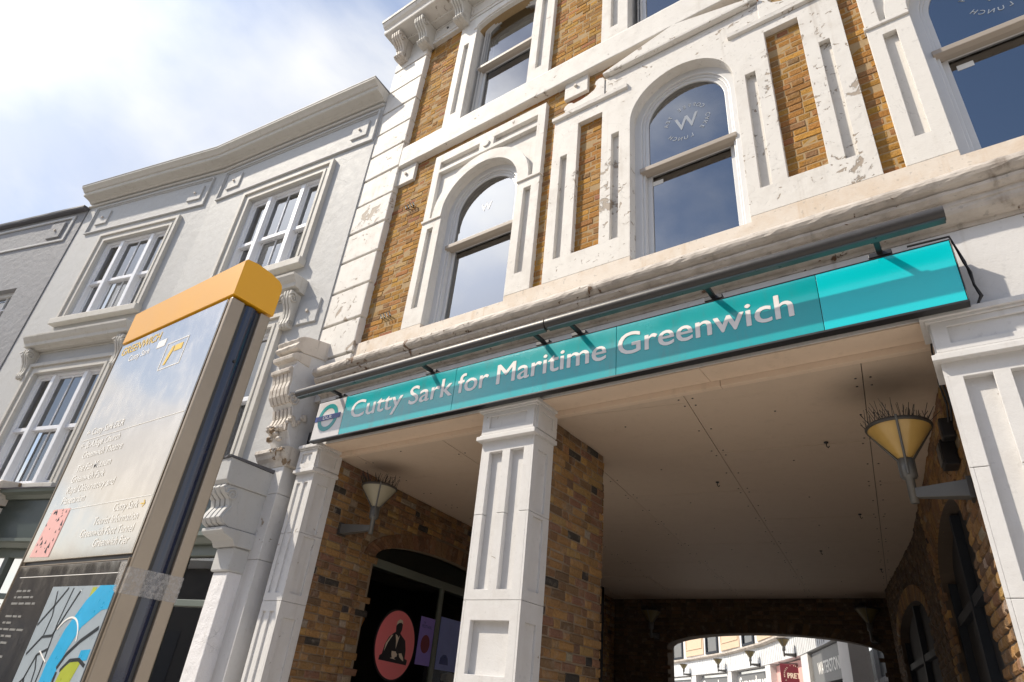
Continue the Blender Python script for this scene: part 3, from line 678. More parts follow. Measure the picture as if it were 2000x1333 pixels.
# --- sash windows of the station building
def inset(loop_args, d): cu, h, v0, sp, ri = loop_args; return (cu, h-d, v0+d, sp, ri-d if ri >= h-1e-6 else ri)
def sash_window(cu, h, v0, sp, rise, rail, decal=None, taupe=True):
    A = (cu, h, v0, sp, rise)
    def lp(d, bot=None):
        c, hh, b, s_, r = inset(A, d); return arch(c, hh, b if bot is None else bot, s_, r, 22)
    fm = MB(); fm.sheet(lp(-.01, v0-.01), [lp(.075, v0+.07)], -0.185, -0.06); fm.sheet(lp(.0735, v0+.0685), [lp(.10, v0+.095)], -0.185, -0.085)
    win = fm.build('window', M['window_white'], SB, .006)
    up_ = MB(); up_.sheet(lp(.0995, rail+.0), [lp(.14, rail+.045)], -0.135, -0.1); up_.build('upper_sash', M['window_white'], win, .004)
    lo_ = MB(); hh = h-.0995; lo_.sheet(rect(cu-hh, cu+hh, v0+.0945, rail+.03), [rect(cu-hh+.05, cu+hh-.05, v0+.16, rail-.02)], -0.18, -0.14); lo_.build('lower_sash', M['window_white'], win, .004)
    r = MB(); r.prism([(-0.135, rail-.035), (-0.085, rail-.035), (-0.04, rail-.02), (-0.035, rail+.025), (-0.06, rail+.04), (-0.135, rail+.04)], cu-h+.06, cu+h-.06); r.build('meeting_rail', M['window_taupe'], win, .004)
    MB().addf([(u, v, -0.117) for u, v in lp(.13, rail+.02)], [tuple(range(len(lp(.13))))]) if False else None
    pu = MB(); L = lp(.135, rail+.04); pu.addf([(u, v, -0.117) for u, v in L], [tuple(range(len(L)))]); pu.build('pane', M['glass'], win, fix=False)
    pl = MB(); pl.addf([(u, v, -0.161) for u, v in rect(cu-hh+.045, cu+hh-.045, v0+.155, rail-.01)], [(0, 1, 2, 3)]); pl.build('pane', M['glass'], win, fix=False)
    MB().prism([(-0.085, v0-.01), (.03, v0-.02), (.03, v0+.005), (-0.085, v0+.05)], cu-h+.002, cu+h-.002).build('sill', M['window_white'], win)
    if decal:
        cy = 6.955; W_ = .25 if decal == 1 else .17
        d = MB(); text_into(d, 'W', cu+W_/2, cy-W_*.34, -.114, W_*.68, W_, .015, mirror=True); d.build('window_lettering', M['decal' if decal == 1 else 'decal_pale'], win, fix=False)
        for wd, a_, sp_ in () if decal == 2 else (('COFFEE', 150, 85), ('TEA', 48, 42), ('CAKE', 178, 55), ('LUNCH', 250, 78)):
            for k_, ch in enumerate(wd):
                d = MB(); ring_text(d, ch, cu, cy, .20, -.114, .048, mirror=True, a0=math.radians(a_+(sp_ if wd in ('CAKE', 'LUNCH') else -sp_)*k_/len(wd)), span=math.radians(sp_/len(wd)), inner=wd in ('CAKE', 'LUNCH')); d.build('window_lettering', M['decal'], win, fix=False)
    return win
M['decal_pale'] = plain('window_vinyl_pale', (.62, .64, .68), .6)
M['decal'] = plain('window_vinyl', (.20, .23, .28), .6)
sash_window(W1, .59, 5.25, 6.97, .59, 6.445, 2); sash_window(W2, .55, 5.25, 7.09, .55, 6.43, 1); sash_window(W4, .59, 5.25, 6.97, .59, 6.445, 1)
for cu_ in (W2, W4): MB().box(cu_-.40, cu_-.29, 6.28, 6.335, -.160, -.158).build('sticker', M['blind'], SB)
sash_window(W3, .57, 8.70, 10.80, .15, 9.90); sash_window(W5, .58, 8.70, 10.80, .15, 9.90)
# roller blinds behind the upper floor panes
MB().box(W3-.5, W3+.5, 9.0, 10.9, -.30, -.29).build('blind', M['blind'], SB)

# ------------------------------------------------------------------ laying the bricks
def brick_verts(L, H, D=.035, ch=.009, j=.0038):
    r = lambda: random.uniform(-j, j)
    vs = []
    for (w, c) in ((-D, 0), (-ch, 0), (0, ch)):
        for sx, sz in ((-1, -1), (1, -1), (1, 1), (-1, 1)): vs.append((sx*(L/2-c)+(r() if w > -D else 0), sz*(H/2-c)+(r() if w > -D else 0), w+(r()*.8 if w > -D else 0)))
    return vs
BF = [(0, 1, 5, 4), (1, 2, 6, 5), (2, 3, 7, 6), (3, 0, 4, 7), (4, 5, 9, 8), (5, 6, 10, 9), (6, 7, 11, 10), (7, 4, 8, 11), (8, 9, 10, 11)]
def score(b):
    fr, p, q, a, c, w, pal, vis = b
    if not vis: return -1
    P = Vector(fr.pt((p+q)/2, (a+c)/2, w)); d = P-CAM; z = d.dot(fw)
    if z < .1: return -1
    x = d.dot(rt2)/z*1235+1000; y = d.dot(dn2)/z*1235+666
    if not (5 < x < 1995 and 5 < y < 1328): return -1
    P2 = Vector(fr.pt((p+q)/2+.01, (a+c)/2, w)); e = (P2-P).normalized(); n = Vector((e.y, -e.x, 0)); k = abs(n.dot(d.normalized()))
    return (q-p)*(c-a)*k/d.length_squared
order = sorted(range(len(BR)), key=lambda i: -score(BR[i])); single = set(order[:300])
protos = {}
for pal in ('up', 'in', 'red', 'soot'):
    protos[pal] = []
    for k in range(24):
        L = .215 if k % 2 == 0 else .1025; vs = brick_verts(L, .065, .035, *((.006, .0026) if pal == 'up' else (.012, .0055))); me = bpy.data.meshes.new('brick'); me.from_pydata(vs, [], BF); me.update()
        at = me.attributes.new('tint', 'FLOAT_COLOR', 'POINT'); t = tint(pal)
        at.data.foreach_set('color', list(t)*len(vs)); me.materials.append(M['brick_up' if pal == 'up' else 'brick_in']); protos[pal].append((L, me))
joined = {}
for i, b in enumerate(BR):
    fr, p, q, a, c, w, pal, vis = b; L, H = q-p, c-a; uc, vc = (p+q)/2, (a+c)/2
    P = Vector(fr.pt(uc, vc, w)); E = Vector(fr.pt(uc+.01, vc, w))-P; E.normalize(); n = Vector(fr.pt(uc, vc, w+.01))-P; n.normalize()
    if i in single:
        k = random.randrange(12)*2+(0 if L > .15 else 1); L0, me = protos[pal][k]
        o = bpy.data.objects.new('brick', me); COL.objects.link(o); o.parent = SB
        R = Matrix((( E.x*L/L0, 0, n.x, P.x-SB.location.x), (E.y*L/L0, 0, n.y, P.y-SB.location.y), (0, H/.065, 0, P.z-SB.location.z), (0, 0, 0, 1)))
        o.matrix_local = R
    else:
        J = joined.setdefault((id(fr), pal), ([], [], [])); o = len(J[0])
        for (x, z, y) in brick_verts(L, H, .035, *((.006, .0026) if pal == 'up' else (.012, .0055))): J[0].append(P+E*x+n*y+Vector((0, 0, z)))
        J[1].extend([tuple(f+o for f in F) for F in BF]); J[2].extend(list(tint(pal))*12)
for (fid, pal), J in joined.items():
    me = bpy.data.meshes.new('brickwork'); me.from_pydata([tuple(v) for v in J[0]], [], J[1]); me.update()
    me.attributes.new('tint', 'FLOAT_COLOR', 'POINT').data.foreach_set('color', J[2]); me.materials.append(M['brick_up' if pal == 'up' else 'brick_in'])
    o = bpy.data.objects.new('brickwork', me); link(o, SB); o['kind'] = 'stuff'
av = []; af = []; at_ = []
for fr, quad, w, pal in ARCH:
    o = len(av); t = list(tint(pal))
    for ww, sh_ in ((-.05, 1), (w, .94)):
        cx_ = sum(p[0] for p in quad)/4; cy_ = sum(p[1] for p in quad)/4
        for u, v in quad: av.append(fr.pt(cx_+(u-cx_)*sh_, cy_+(v-cy_)*sh_, ww+random.uniform(-.002, .002)))
    af += [tuple(o+i for i in f) for f in ((4, 5, 6, 7), (0, 1, 5, 4), (1, 2, 6, 5), (2, 3, 7, 6), (3, 0, 4, 7))]; at_ += t*8
me = bpy.data.meshes.new('arch_bricks'); me.from_pydata(av, [], af); me.update(); me.attributes.new('tint', 'FLOAT_COLOR', 'POINT').data.foreach_set('color', at_)
me.materials.append(M['brick_in']); o = bpy.data.objects.new('arch_bricks', me); link(o, SB); o['kind'] = 'stuff'

# ------------------------------------------------------------------ cafe window in the left wall of the passage
gw = MB(LWp); L_ = arch(AL[0], AL[1]+.02, 0, AL[2], AL[3]+.02, 16); gw.addf([(u, v, -.14) for u, v in L_], [tuple(range(len(L_)))]); cw = gw.build('shop_window', M['glass_clear'], SB, fix=False)
fm = MB(LWp)
for u in (1.02, 2.62, 4.18): fm.box(u-.035, u+.035, 0, 2.96, -.17, -.11)
fm.box(.98, 4.22, 2.92, 3.02, -.171, -.109)
fm.build('window_frame', M['green_frame'], cw, .004)
hd = MB(LWp); hd.sheet(arch(AL[0], AL[1]+.02, 2.93, AL[2], AL[3]+.02, 16), [], -.30, -.18); hd.build('lined_head', M['green_shop'], cw)
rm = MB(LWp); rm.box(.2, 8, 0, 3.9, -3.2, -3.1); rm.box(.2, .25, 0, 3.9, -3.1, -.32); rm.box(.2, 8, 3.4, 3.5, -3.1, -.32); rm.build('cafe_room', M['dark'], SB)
# round pink sign of the cafe, hung in the window
cs = thing('cafe_sign', 'round pink sign with dark figure holding a cup, behind the passage window', 'sign', LWp.pt(1.76, 1.74, -.12))
cu_, cv_ = 1.76, 2.125
MB(LWp).sheet(ell(cu_, cv_, .405, .405, 48), [], -.128, -.118).build('rim', M['sign_black'], cs)
MB(LWp).sheet(ell(cu_, cv_, .385, .385, 48), [], -.117, -.112).build('disc', M['pink'], cs)
def sil(pts, w0, w1, mat, nm):      # figure units: radius 1
    MB(LWp).sheet([(cu_+a*.385, cv_+b*.385) for a, b in pts], [], w0, w1).build(nm, mat, cs)
sil([(-.72, -.38), (-.62, -.33), (-.55, -.05), (-.40, .18), (-.22, .30), (-.10, .36), (-.12, .52), (-.06, .66), (.10, .70), (.20, .62), (.20, .45), (.14, .34), (.24, .28), (.46, .16), (.56, -.10), (.58, -.36), (.72, -.40), (.70, -.54), (-.74, -.50)], -.111, -.109, M['sign_black'], 'figure')
sil([(-.13, .56), (-.10, .68), (.02, .75), (.16, .73), (.20, .62), (.10, .66), (-.02, .63)], -.108, -.107, M['cream'], 'cap')
sil([(-.10, .30), (-.02, .10), (.02, -.12), (.07, .08), (.13, .28), (.06, .20), (.02, .26)], -.108, -.107, M['cream'], 'shirt_front')
sil([(-.52, -.02), (-.30, .24), (-.22, .26), (-.42, .02), (-.55, -.25)], -.108, -.107, M['cream'], 'sleeve_light')
sil([(-.16, -.20), (.06, -.20), (.08, -.24), (.14, -.26), (.13, -.34), (.05, -.36), (.02, -.40), (.12, -.43), (-.20, -.41), (-.10, -.38), (-.15, -.30)], -.108, -.107, M['cream'], 'cup')
sil([(.22, -.24), (.36, -.22), (.48, -.34), (.52, -.44), (.40, -.40), (.28, -.34)], -.108, -.107, M['cream'], 'hand')
# menu posters and pendant shade inside the cafe
p1 = MB(LWp).box(2.24, 2.56, 1.95, 2.52, -.135, -.128).build('poster', M['poster_purple'], None); tag(p1, 'purple poster with a bowl, left of the window mullion beside the pink sign', 'poster')
MB(LWp).sheet(ell(2.40, 2.20, .10, .11, 20), [], -.1275, -.126).build('bowl_print', M['red_dark'], p1)
for tx, a_, b_, c_, w__ in (('THE', 2.30, 2.44, .025, .05), ('FESTIVAL', 2.28, 2.39, .035, .22)): t = MB(LWp); text_into(t, tx, a_, b_, -.1265, c_, w__); t.build('lettering', M['navy'], p1, fix=False)
p2 = MB(LWp).box(2.70, 3.35, 1.93, 2.58, -.135, -.128).build('poster', M['poster_blue'], None); tag(p2, 'blue poster right of the window mullion, partly behind the white column', 'poster')
MB(LWp).sheet([(2.78, 2.0), (3.0, 2.0), (2.98, 2.08), (2.93, 2.12), (2.86, 2.12), (2.80, 2.08)], [], -.1275, -.126).build('cup_print', M['navy'], p2)
p3 = MB(LWp).sheet([(1.06, 2.24), (1.22, 2.24), (1.27, 2.34), (1.20, 2.46), (1.04, 2.48)], [], -.40, -.25).build('pendant_shade', M['orange'], None, .01); tag(p3, 'small orange lampshade seen at the edge of the cafe window', 'lampshade')
p4 = MB(LWp).sheet(ell(3.28, 2.13, .06, .08, 16), [], -.20, -.15).build('round_lamp', M['print_yellow'], None, .02); tag(p4, 'small round yellow lamp beside the white column, inside the cafe', 'lamp')
p5 = MB(LWp).sheet([(3.05, 1.82), (3.35, 1.78), (3.38, 1.87), (3.2, 1.92), (3.06, 1.90)], [], -.26, -.16).build('lampshade', M['cream'], None, .015); tag(p5, 'cream shade beside the white column, below the round yellow lamp', 'lampshade')

# ------------------------------------------------------------------ station sign
SG = thing('station_sign', 'long teal station sign reading Cutty Sark for Maritime Greenwich', 'sign', (-2.8, -.22, 3.93))
f = MB(); f.box(-5.88, .252, 3.928, 3.945, .235, .306); f.box(-5.88, .252, 4.40, 4.406, .235, .304); f.box(.247, .252, 3.946, 4.399, .235, .305); f.box(-5.88, -5.873, 3.946, 4.399, .235, .305); f.box(-5.87, .246, 3.95, 4.395, .20, .234)
for u in (-5.5, -4.4, -3.2, -2.0, -.9, .1): f.box(u-.03, u+.03, 4.0, 4.3, .14, .20)
f.build('frame', M['black'], SG, .003)
seams = [-5.402, -3.81, -2.086, -.547, .246]
MB().box(-5.871, -5.405, 3.946, 4.399, .2345, .300).build('panel', M['sign_white'], SG, .002)
for a, b in zip(seams, seams[1:]): MB().box(a+.002, b-.002, 3.946, 4.399, .2345, .300).build('panel', M['cyan' if a == -.547 else 'teal'], SG, .002)
for wds, a, b in (('Cutty', -5.27, -4.50), ('Sark', -4.40, -3.83), ('for', -3.76, -3.395), ('Maritime', -3.295, -2.178), ('Greenwich', -2.066, -.72)):
    t = MB(); text_into(t, wds, a, 4.113, .3025, .195, b-a, 0, lay=.0042); t.build('lettering', M['letter'], SG, fix=False)
RC = (-5.655, 4.19)
MB().sheet(ell(*RC, .163, .163, 48), [list(reversed(ell(*RC, .112, .112, 40)))], .3005, .303).build('roundel_ring', M['roundel'], SG)
MB().sheet(rect(RC[0]-.21, RC[0]+.21, 4.16, 4.22), [], .3035, .3055).build('roundel_bar', M['navy'], SG)
t = MB(); text_into(t, 'DLR', RC[0], 4.172, .3062, .036, .15, .02, align='C'); t.build('lettering', M['letter'], SG, fix=False)
# light trough above the sign
LT = thing('sign_light', 'dark grey tube light carried on black brackets above the teal sign', 'light fitting', (-2.9, -.2, 4.45))
for a, b in ((-6.03, -2.655), (-2.645, .252)):
    MB().tube([MAIN.pt(a, 4.463, .505), MAIN.pt(b, 4.463, .505)], .049, 18).build('tube', M['pipe'], LT)
    MB().box(a+.02, b-.005, 4.405, 4.428, .475, .525).build('diffuser', M['pipe_under'], LT)
for u in (-5.54, -4.163, -2.822, -2.451, -1.27, -.138):
    b_ = MB(); b_.box(u-.018, u+.018, 4.435, 4.465, .20, .47); b_.box(u-.07, u+.07, 4.417, 4.452, .20, .30); b_.box(u-.03, u+.03, 4.41, 4.50, .46, .475); b_.build('bracket', M['black'], LT, .004)
# loose cable at the sign's right end and down the jamb
cb = MB(); pts = [(.02, 4.44, .29), (.12, 4.43, .30), (.25, 4.425, .30), (.275, 4.36, .22), (.285, 4.25, .24), (.305, 4.18, .22), (.30, 4.08, .23), (.315, 4.0, .22), (.285, 3.945, .20)]
cb.tube([MAIN.pt(*p) for p in pts], .008, 6); cb.tube([MAIN.pt(u+.01*math.sin(i*2.1), v, w+.008*math.cos(i*2.1)) for i, (u, v, w) in enumerate(pts[3:])], .006, 6)
tag(cb.build('sign_cable', M['cable']), 'twisted black cable hanging at the right end of the teal sign', 'cable')
cb = MB(); pts = [(.035, 3.95, -.06), (.02, 3.85, -.12), (.028, 3.76, -.165), (.01, 3.68, -.22), (.022, 3.55, -.28), (.005, 3.46, -.34)]
cb.tube([MAIN.pt(*p) for p in pts], .008, 6); cb.tube([MAIN.pt(u-.02, v, w+.02*math.sin(i)) for i, (u, v, w) in enumerate(pts)], .006, 6)
tag(cb.build('wall_cable', M['cable']), 'black cable running down the brick jamb towards the right lamp', 'cable')
jb = thing('junction_box', 'small dark metal control box on the brick jamb above the lamp arm', 'box', RW.pt(.62, 3.35, .05))
MB(RW).box(.50, .66, 3.28, 3.46, 0.0, .09).build('box', M['black'], jb, .008); MB(RW).box(.52, .64, 3.30, 3.44, .0905, .10).build('lid', M['lamp_grey'], jb, .004); MB(RW).box(.36, .46, 3.42, 3.56, .0, .08).build('switch', M['black'], jb, .01)

# ------------------------------------------------------------------ wall lamps: amber cones on tapered arms
def wall_lamp(name, label, base, d, reach, spikes=True, rib0=-1.5, cone='amber', sc=1.0, group='cone wall lamps in the passage'):
    """base on the wall, d = unit plan vector away from the wall"""
    T = thing(name, label, 'lamp', base, group); c = (d[0]*reach, d[1]*reach, 0); px, py = -d[1], d[0]
    def loc(o): return o
    m = MB(WORLD)
    def q(a, s, z): return (d[0]*a+px*s, d[1]*a+py*s, z)
    vs = [q(0, -.05, -.055), q(0, .05, -.055), q(0, .05, .055), q(0, -.05, .055), q(reach-.012, -.02, -.028), q(reach-.012, .02, -.028), q(reach-.012, .02, .035), q(reach-.012, -.02, .035)]
    m.add(vs, [(0, 1, 2, 3), (4, 5, 6, 7), (0, 1, 5, 4), (1, 2, 6, 5), (2, 3, 7, 6), (3, 0, 4, 7)])
    m.build('arm', M['lamp_grey'], T, .004, loc=1)
    m = MB(WORLD); m.add([q(a, s, z) for a in (-.01, .02) for s, z in ((-.06, -.07), (.06, -.07), (.06, .07), (-.06, .07))], [(0, 1, 2, 3), (4, 5, 6, 7), (0, 1, 5, 4), (1, 2, 6, 5), (2, 3, 7, 6), (3, 0, 4, 7)]); m.build('wall_plate', M['lamp_dark'], T, .004, loc=1)
    m = MB(WORLD); m.lathe([(0, -.06), (.026, -.06), (.027, .10), (.045, .105), (.047, .235), (.03, .24), (0, .24)], c, 16); m.build('stem', M['lamp_grey'], T, loc=1)
    m = MB(WORLD); m.lathe([(.026, .225), (.05, .255), (.19, .445), (.196, .452), (.186, .452), (.048, .262), (.02, .24)], c, 40); m.build('cone', M[cone], T, loc=1)
    m = MB(WORLD); m.lathe([(.186, .448), (.200, .444), (.206, .458), (.200, .472), (.186, .470), (0.0, .474)], c, 40); rim = m.build('rim', M['lamp_dark'], T, loc=1)
    for k in range(3):
        th = rib0+k*2*math.pi/3; ct, st = math.cos(th), math.sin(th)
        m = MB(WORLD); pts = [(c[0]+ct*r, c[1]+st*r, z) for r, z in ((.05, .12), (.052, .238), (.204, .452), (.208, .478))]; m.tube(pts, .0085, 6); m.build('rib', M['lamp_grey'], T, loc=1)
    if spikes:
        m = MB(WORLD); rr = random.Random(3)
        for k in range(90):
            th = rr.uniform(0, 2*math.pi); r = rr.choice([.19, .17, .12, .07])*rr.uniform(.95, 1.05); x, y = c[0]+math.cos(th)*r, c[1]+math.sin(th)*r
            ln = rr.uniform(.06, .13); lx, ly = rr.uniform(-.05, .05)+math.cos(th)*.03, rr.uniform(-.05, .05)+math.sin(th)*.03
            m.tube([(x, y, .47), (x+lx, y+ly, .47+ln)], .0022, 4, False)
        s = m.build('bird_spikes', M['black'], rim, kind='stuff'); s.matrix_parent_inverse = Matrix.Identity(4)
    T.scale = (sc, sc, sc); return T
wall_lamp('wall_lamp', 'amber cone lamp with bird spikes on the brick jamb at the right', (.015, .44, 3.035), (-1, -.0), .32)
wall_lamp('wall_lamp', 'pale grey cone lamp on the brick wall left of the white column', (-5.905, .44, 3.15), (.992, .12), .43, True, -.7, 'lamp_pale')
wall_lamp('wall_lamp', 'dim cone lamp on the far dark wall left of the arch to the court', (-6.05, 9.35, 3.15), (0, -1), .3, True, -1.5, 'amber_old')
wall_lamp('wall_lamp', 'dim cone lamp on the far dark wall right of the arch to the court', (-1.95, 9.35, 3.2), (0, -1), .3, True, -1.5, 'amber_old')

# ------------------------------------------------------------------ party pilaster with the carved console
PP = thing('party_pilaster', 'narrow white pilaster with a weathered carved console at the cornice end', 'pilaster', (-6.5, -.15, 0))
for a, b in ((0, 1.45), (1.454, 2.70), (2.704, 3.42), (3.424, 3.74)): MB().box(-6.76, -6.355, a, b, -.2, .215).build('shaft', M['column'], PP, .006)
cpf = [(-.1, 3.74), (.22, 3.74), (.235, 3.77), (.25, 3.80), (.29, 3.83), (.31, 3.87), (.335, 3.89), (.335, 3.93), (.30, 3.95), (-.1, 3.95)]
MB().prism(cpf, -6.84, -6.275, 12, .003).build('capital', M['console'], PP, .004)
ca = MB(); prof = [(-.1, 3.95), (.26, 3.95), (.30, 4.05), (.345, 4.12), (.355, 4.20), (.33, 4.29), (.36, 4.40), (.40, 4.45), (.455, 4.53), (.47, 4.62), (.46, 4.70), (.48, 4.78), (.50, 4.88), (.47, 4.95), (.50, 5.0), (.52, 5.06), (.46, 5.10), (.30, 5.14), (-.1, 5.2)]
ca.prism(prof, -6.66, -6.29); ca.build('console', M['column'], PP, .008)
rb = MB()
for k in range(5):
    u = -6.66+.37*(k+.5)/5; pr = [(w+.03, v) for w, v in prof[7:13]]+[(.38, 4.88), (.34, 4.45)]
    rb.prism(pr, u-.028, u+.028); pr = [(w+.025, v) for w, v in prof[3:7]]+[(.24, 4.36), (.24, 4.12)]; rb.prism(pr, u-.022, u+.022)
for k in range(16):
    rr = random.Random(k); u = -6.48+rr.uniform(-.15, .15); v = 4.10+rr.uniform(-.10, .10); rb.lathe([(0, -.035), (.03, -.02), (.04, 0), (.028, .025), (0, .035)], MAIN.pt(u, v, .36+rr.uniform(-.02, .05)), 8)
for k in range(10):      # leaf and scroll on the cheek
    t = k/9; rb.tube([MAIN.pt(-6.285, 4.30-.12*t+.05*math.sin(t*9), .16+.22*t), MAIN.pt(-6.27, 4.33-.10*t+.05*math.sin(t*9+1), .18+.22*t)], [.035*(1-.4*t), .02], 6)
pts = [MAIN.pt(-6.285, 4.50+.085*(1-t/16)*math.sin(t*.8), .38+.085*(1-t/16)*math.cos(t*.8)) for t in range(15)]; rb.tube(pts, .016, 6)
rb.build('carving', M['console'], PP, .005)
tp = MB(); tp.prism([(-.1, 5.18), (.44, 5.10), (.54, 5.12), (.565, 5.16), (.53, 5.20), (.56, 5.25), (.50, 5.30), (.42, 5.33), (.30, 5.36), (-.1, 5.44)], -6.70, -6.27, 8, .004); tp.prism([(.30, 4.96), (.555, 4.98), (.57, 5.03), (.50, 5.08), (.30, 5.10)], -6.68, -6.28)
tp.prism([(.3, 4.80), (.54, 4.81), (.55, 4.86), (.3, 4.88)], -6.67, -6.30)
tp.build('console_cap', M['console'], PP, .01)
MB().box(-6.29, -6.12, 4.58, 5.0, -.1, .10).build('cornice_stop', M['column'], PP, .006)

# ------------------------------------------------------------------ white neighbour, bent front
NB_ = thing('terrace_building', 'pale grey stucco terrace with three-light sash windows and a bent cornice', 'building', (-10.4, 1, 0))
s1, s2 = .128, .24; XB = -10.45; YB = -.12+s1*(XB+6.55)
F1 = Fr((-6.55, -.12), (1, s1)); F2 = Fr((XB, YB), (1, s2))
U1 = (XB+6.55)/F1.e.x; U2 = -3.86
P_end = F2.pt(U2, 0, 0); PATH = [(P_end[0], P_end[1]), (XB, YB), (-6.55, -.12)]
win1 = (-1.83, .88); win2 = (-1.77, .91)
def nwall(fr, u0, u1, c, hw):
    MB(fr).sheet(rect(u0, u1, 3.6, 10.2), [rect(c-hw, c+hw, 7.04, 8.90), rect(c-hw, c+hw, 3.84, 5.90)], -.3, 0).build('wall', M['stucco_b'], NB_)
nwall(F1, U1, 0, *win1); nwall(F2, U2, 0, *win2)
def sweepN(prof, nm, mat, path=PATH, bev=0): return MB().sweep(prof, path).build(nm, mat, NB_, bev)
sweepN([(-.2, 10.07), (.03, 10.07), (.045, 10.085), (.045, 10.105), (.02, 10.12), (-.2, 10.12)], 'moulding', M['trim_b'])
sweepN([(-.2, 10.165), (.05, 10.165), (.07, 10.19), (.12, 10.21), (.23, 10.225), (.245, 10.24), (.245, 10.30), (.27, 10.305), (.30, 10.34), (.345, 10.375), (.35, 10.41), (-.2, 10.41)], 'cornice', M['trim_b'])
sweepN([(-.2, 10.412), (.355, 10.412), (.355, 10.43), (-.2, 10.47)], 'flashing', M['lead'])
M['window_b'] = plain('sash_paint', (.74, .75, .78), .4, var=.06, bump=.05)
def triple(fr, c, hw, v0, v1, rail, par_label, curtains):
    a = MB(fr); o = .195
    a.sheet(rect(c-hw-o, c+hw+o, v0-.002, v1+o), [rect(c-hw-.0, c+hw+.0, v0, v1)], 0.0, .035); a.sheet(rect(c-hw-o, c+hw+o, v0-.002, v1+o), [rect(c-hw-.13, c+hw+.13, v0-.001, v1+.13)], .035, .07); a.sheet(rect(c-hw-.05, c+hw+.05, v0-.001, v1+.05), [rect(c-hw, c+hw, v0, v1)], .035, .048)
    a.build('architrave', M['trim_b'], NB_, .005)
    w = MB(fr); w.sheet(rect(c-hw, c+hw, v0, v1), [rect(c-hw+.05, c+hw-.05, v0+.05, v1-.05)], -0.225, -0.045)
    lights = [(-hw+.05, -hw*.50), (-hw*.50+.09, hw*.50-.09), (hw*.50, hw-.05)]
    for u in (-hw*.5+.045, hw*.5-.045): w.box(c+u-.045, c+u+.045, v0+.05, v1-.05, -0.205, -0.025)
    win = w.build('window', M['window_b'], NB_, .006)
    for k, (p, q) in enumerate(lights):
        p += c; q += c; n = 2 if k == 1 else 1
        us = MB(fr); us.sheet(rect(p, q, rail, v1-.05), [rect(p+.035+(q-p-.07)*i/n+(.008 if i else 0), p+.035+(q-p-.07)*(i+1)/n-(.008 if i < n-1 else 0), rail+.05, v1-.095) for i in range(n)], -0.125, -0.09); us.build('upper_sash', M['window_b'], win, .004)
        ls = MB(fr); ls.sheet(rect(p, q, v0+.05, rail+.0), [rect(p+.04+(q-p-.08)*i/n+(.008 if i else 0), p+.04+(q-p-.08)*(i+1)/n-(.008 if i < n-1 else 0), v0+.13, rail-.03) for i in range(n)], -0.175, -0.14); ls.build('lower_sash', M['window_b'], win, .004)
        r = MB(fr); r.box(p-.005, q+.005, rail-.03, rail+.04, -0.135, -0.07); r.build('meeting_rail', M['window_b'], win, .006)
        for (z0, z1, ww) in ((rail+.04, v1-.08, -0.108), (v0+.12, rail-.02, -0.158)):
            g_ = MB(fr); g_.addf([(p+.03, z0, ww), (q-.03, z0, ww), (q-.03, z1, ww), (p+.03, z1, ww)], [(0, 1, 2, 3)]); g_.build('pane', M['glass_b'], win, fix=False)
        bl = MB(fr); bl.box(p-.03, q+.03, rail-.0, v1, -0.2, -0.195)
        if curtains[k] is not None:
            x0, x1 = curtains[k]; m_ = 14; pts = [(p+(q-p)*(x0+(x1-x0)*i/m_), -0.295+.014*math.sin(i*2.0)) for i in range(m_+1)]
            bl.addf([(u, z, w_) for u, w_ in pts for z in (v0, rail)], [(2*i, 2*i+2, 2*i+3, 2*i+1) for i in range(m_)])
        bl.build('blind', M['blind'], win, fix=False)
    s_ = MB(fr); s_.box(c-hw-.23, c+hw+.23, v0-.13, v0-.003, 0, .13); s_.build('sill', M['trim_b'], NB_, .01)
    return win
M['glass_b'] = glass_mat('sash_glass', 2.6, (.85, .88, .89))
triple(F1, *win1, 7.04, 8.90, 7.90, '', [None, (.15, 1), (.5, 1)]); triple(F2, *win2, 7.04, 8.90, 7.91, '', [None, (.35, 1), None])
triple(F1, *win1, 3.84, 5.90, 4.85, '', [None, (.1, 1), None]); triple(F2, *win2, 3.84, 5.90, 4.85, '', [None, (.3, 1), None])
for fr, u0, u1 in ((F1, U1+.12, -.03), (F2, U2+.33, -.2)):
    pn = MB(fr); pn.sheet(rect(u0, u1, 9.26, 9.985), [rect(u0+.03, u1-.03, 9.29, 9.955)], 0, .04); pn.sheet(rect(u0+.03, u1-.03, 9.29, 9.955), [rect(u0+.055, u1-.055, 9.315, 9.93)], 0, .018); pn.build('frieze_panel', M['stucco_b'], NB_, .006)
    for u in (u0+.36, u1-.36): patera(fr, u, 9.64, .17, .03, M['stucco_b'], NB_)
for fr, c, hw in ((F1, *win1), (F2, *win2)):      # hoods on consoles over the lower windows
    h = MB(fr); pr = [(0, 6.36), (.10, 6.36), (.12, 6.39), (.20, 6.40), (.21, 6.46), (.24, 6.49), (.28, 6.55), (.285, 6.585), (0, 6.60)]
    h.prism(pr, c-hw-.42, c+hw+.42); h.build('hood', M['trim_b'], NB_, .005)
    MB(fr).sheet(rect(c-hw-.20, c+hw+.20, 6.10, 6.355), [rect(c-hw-.17, c+hw+.17, 6.13, 6.325)], 0, .02).build('moulding', M['trim_b'], NB_, .004)
    for sg in (-1, 1): scroll_bracket(fr, c+sg*(hw+.29), 5.80, 6.355, .085, .17, M['trim_b'], NB_, .0, 'bracket', 3)
    patera(fr, c+hw+.62, 6.03, .19, .03, M['stucco_b'], NB_)
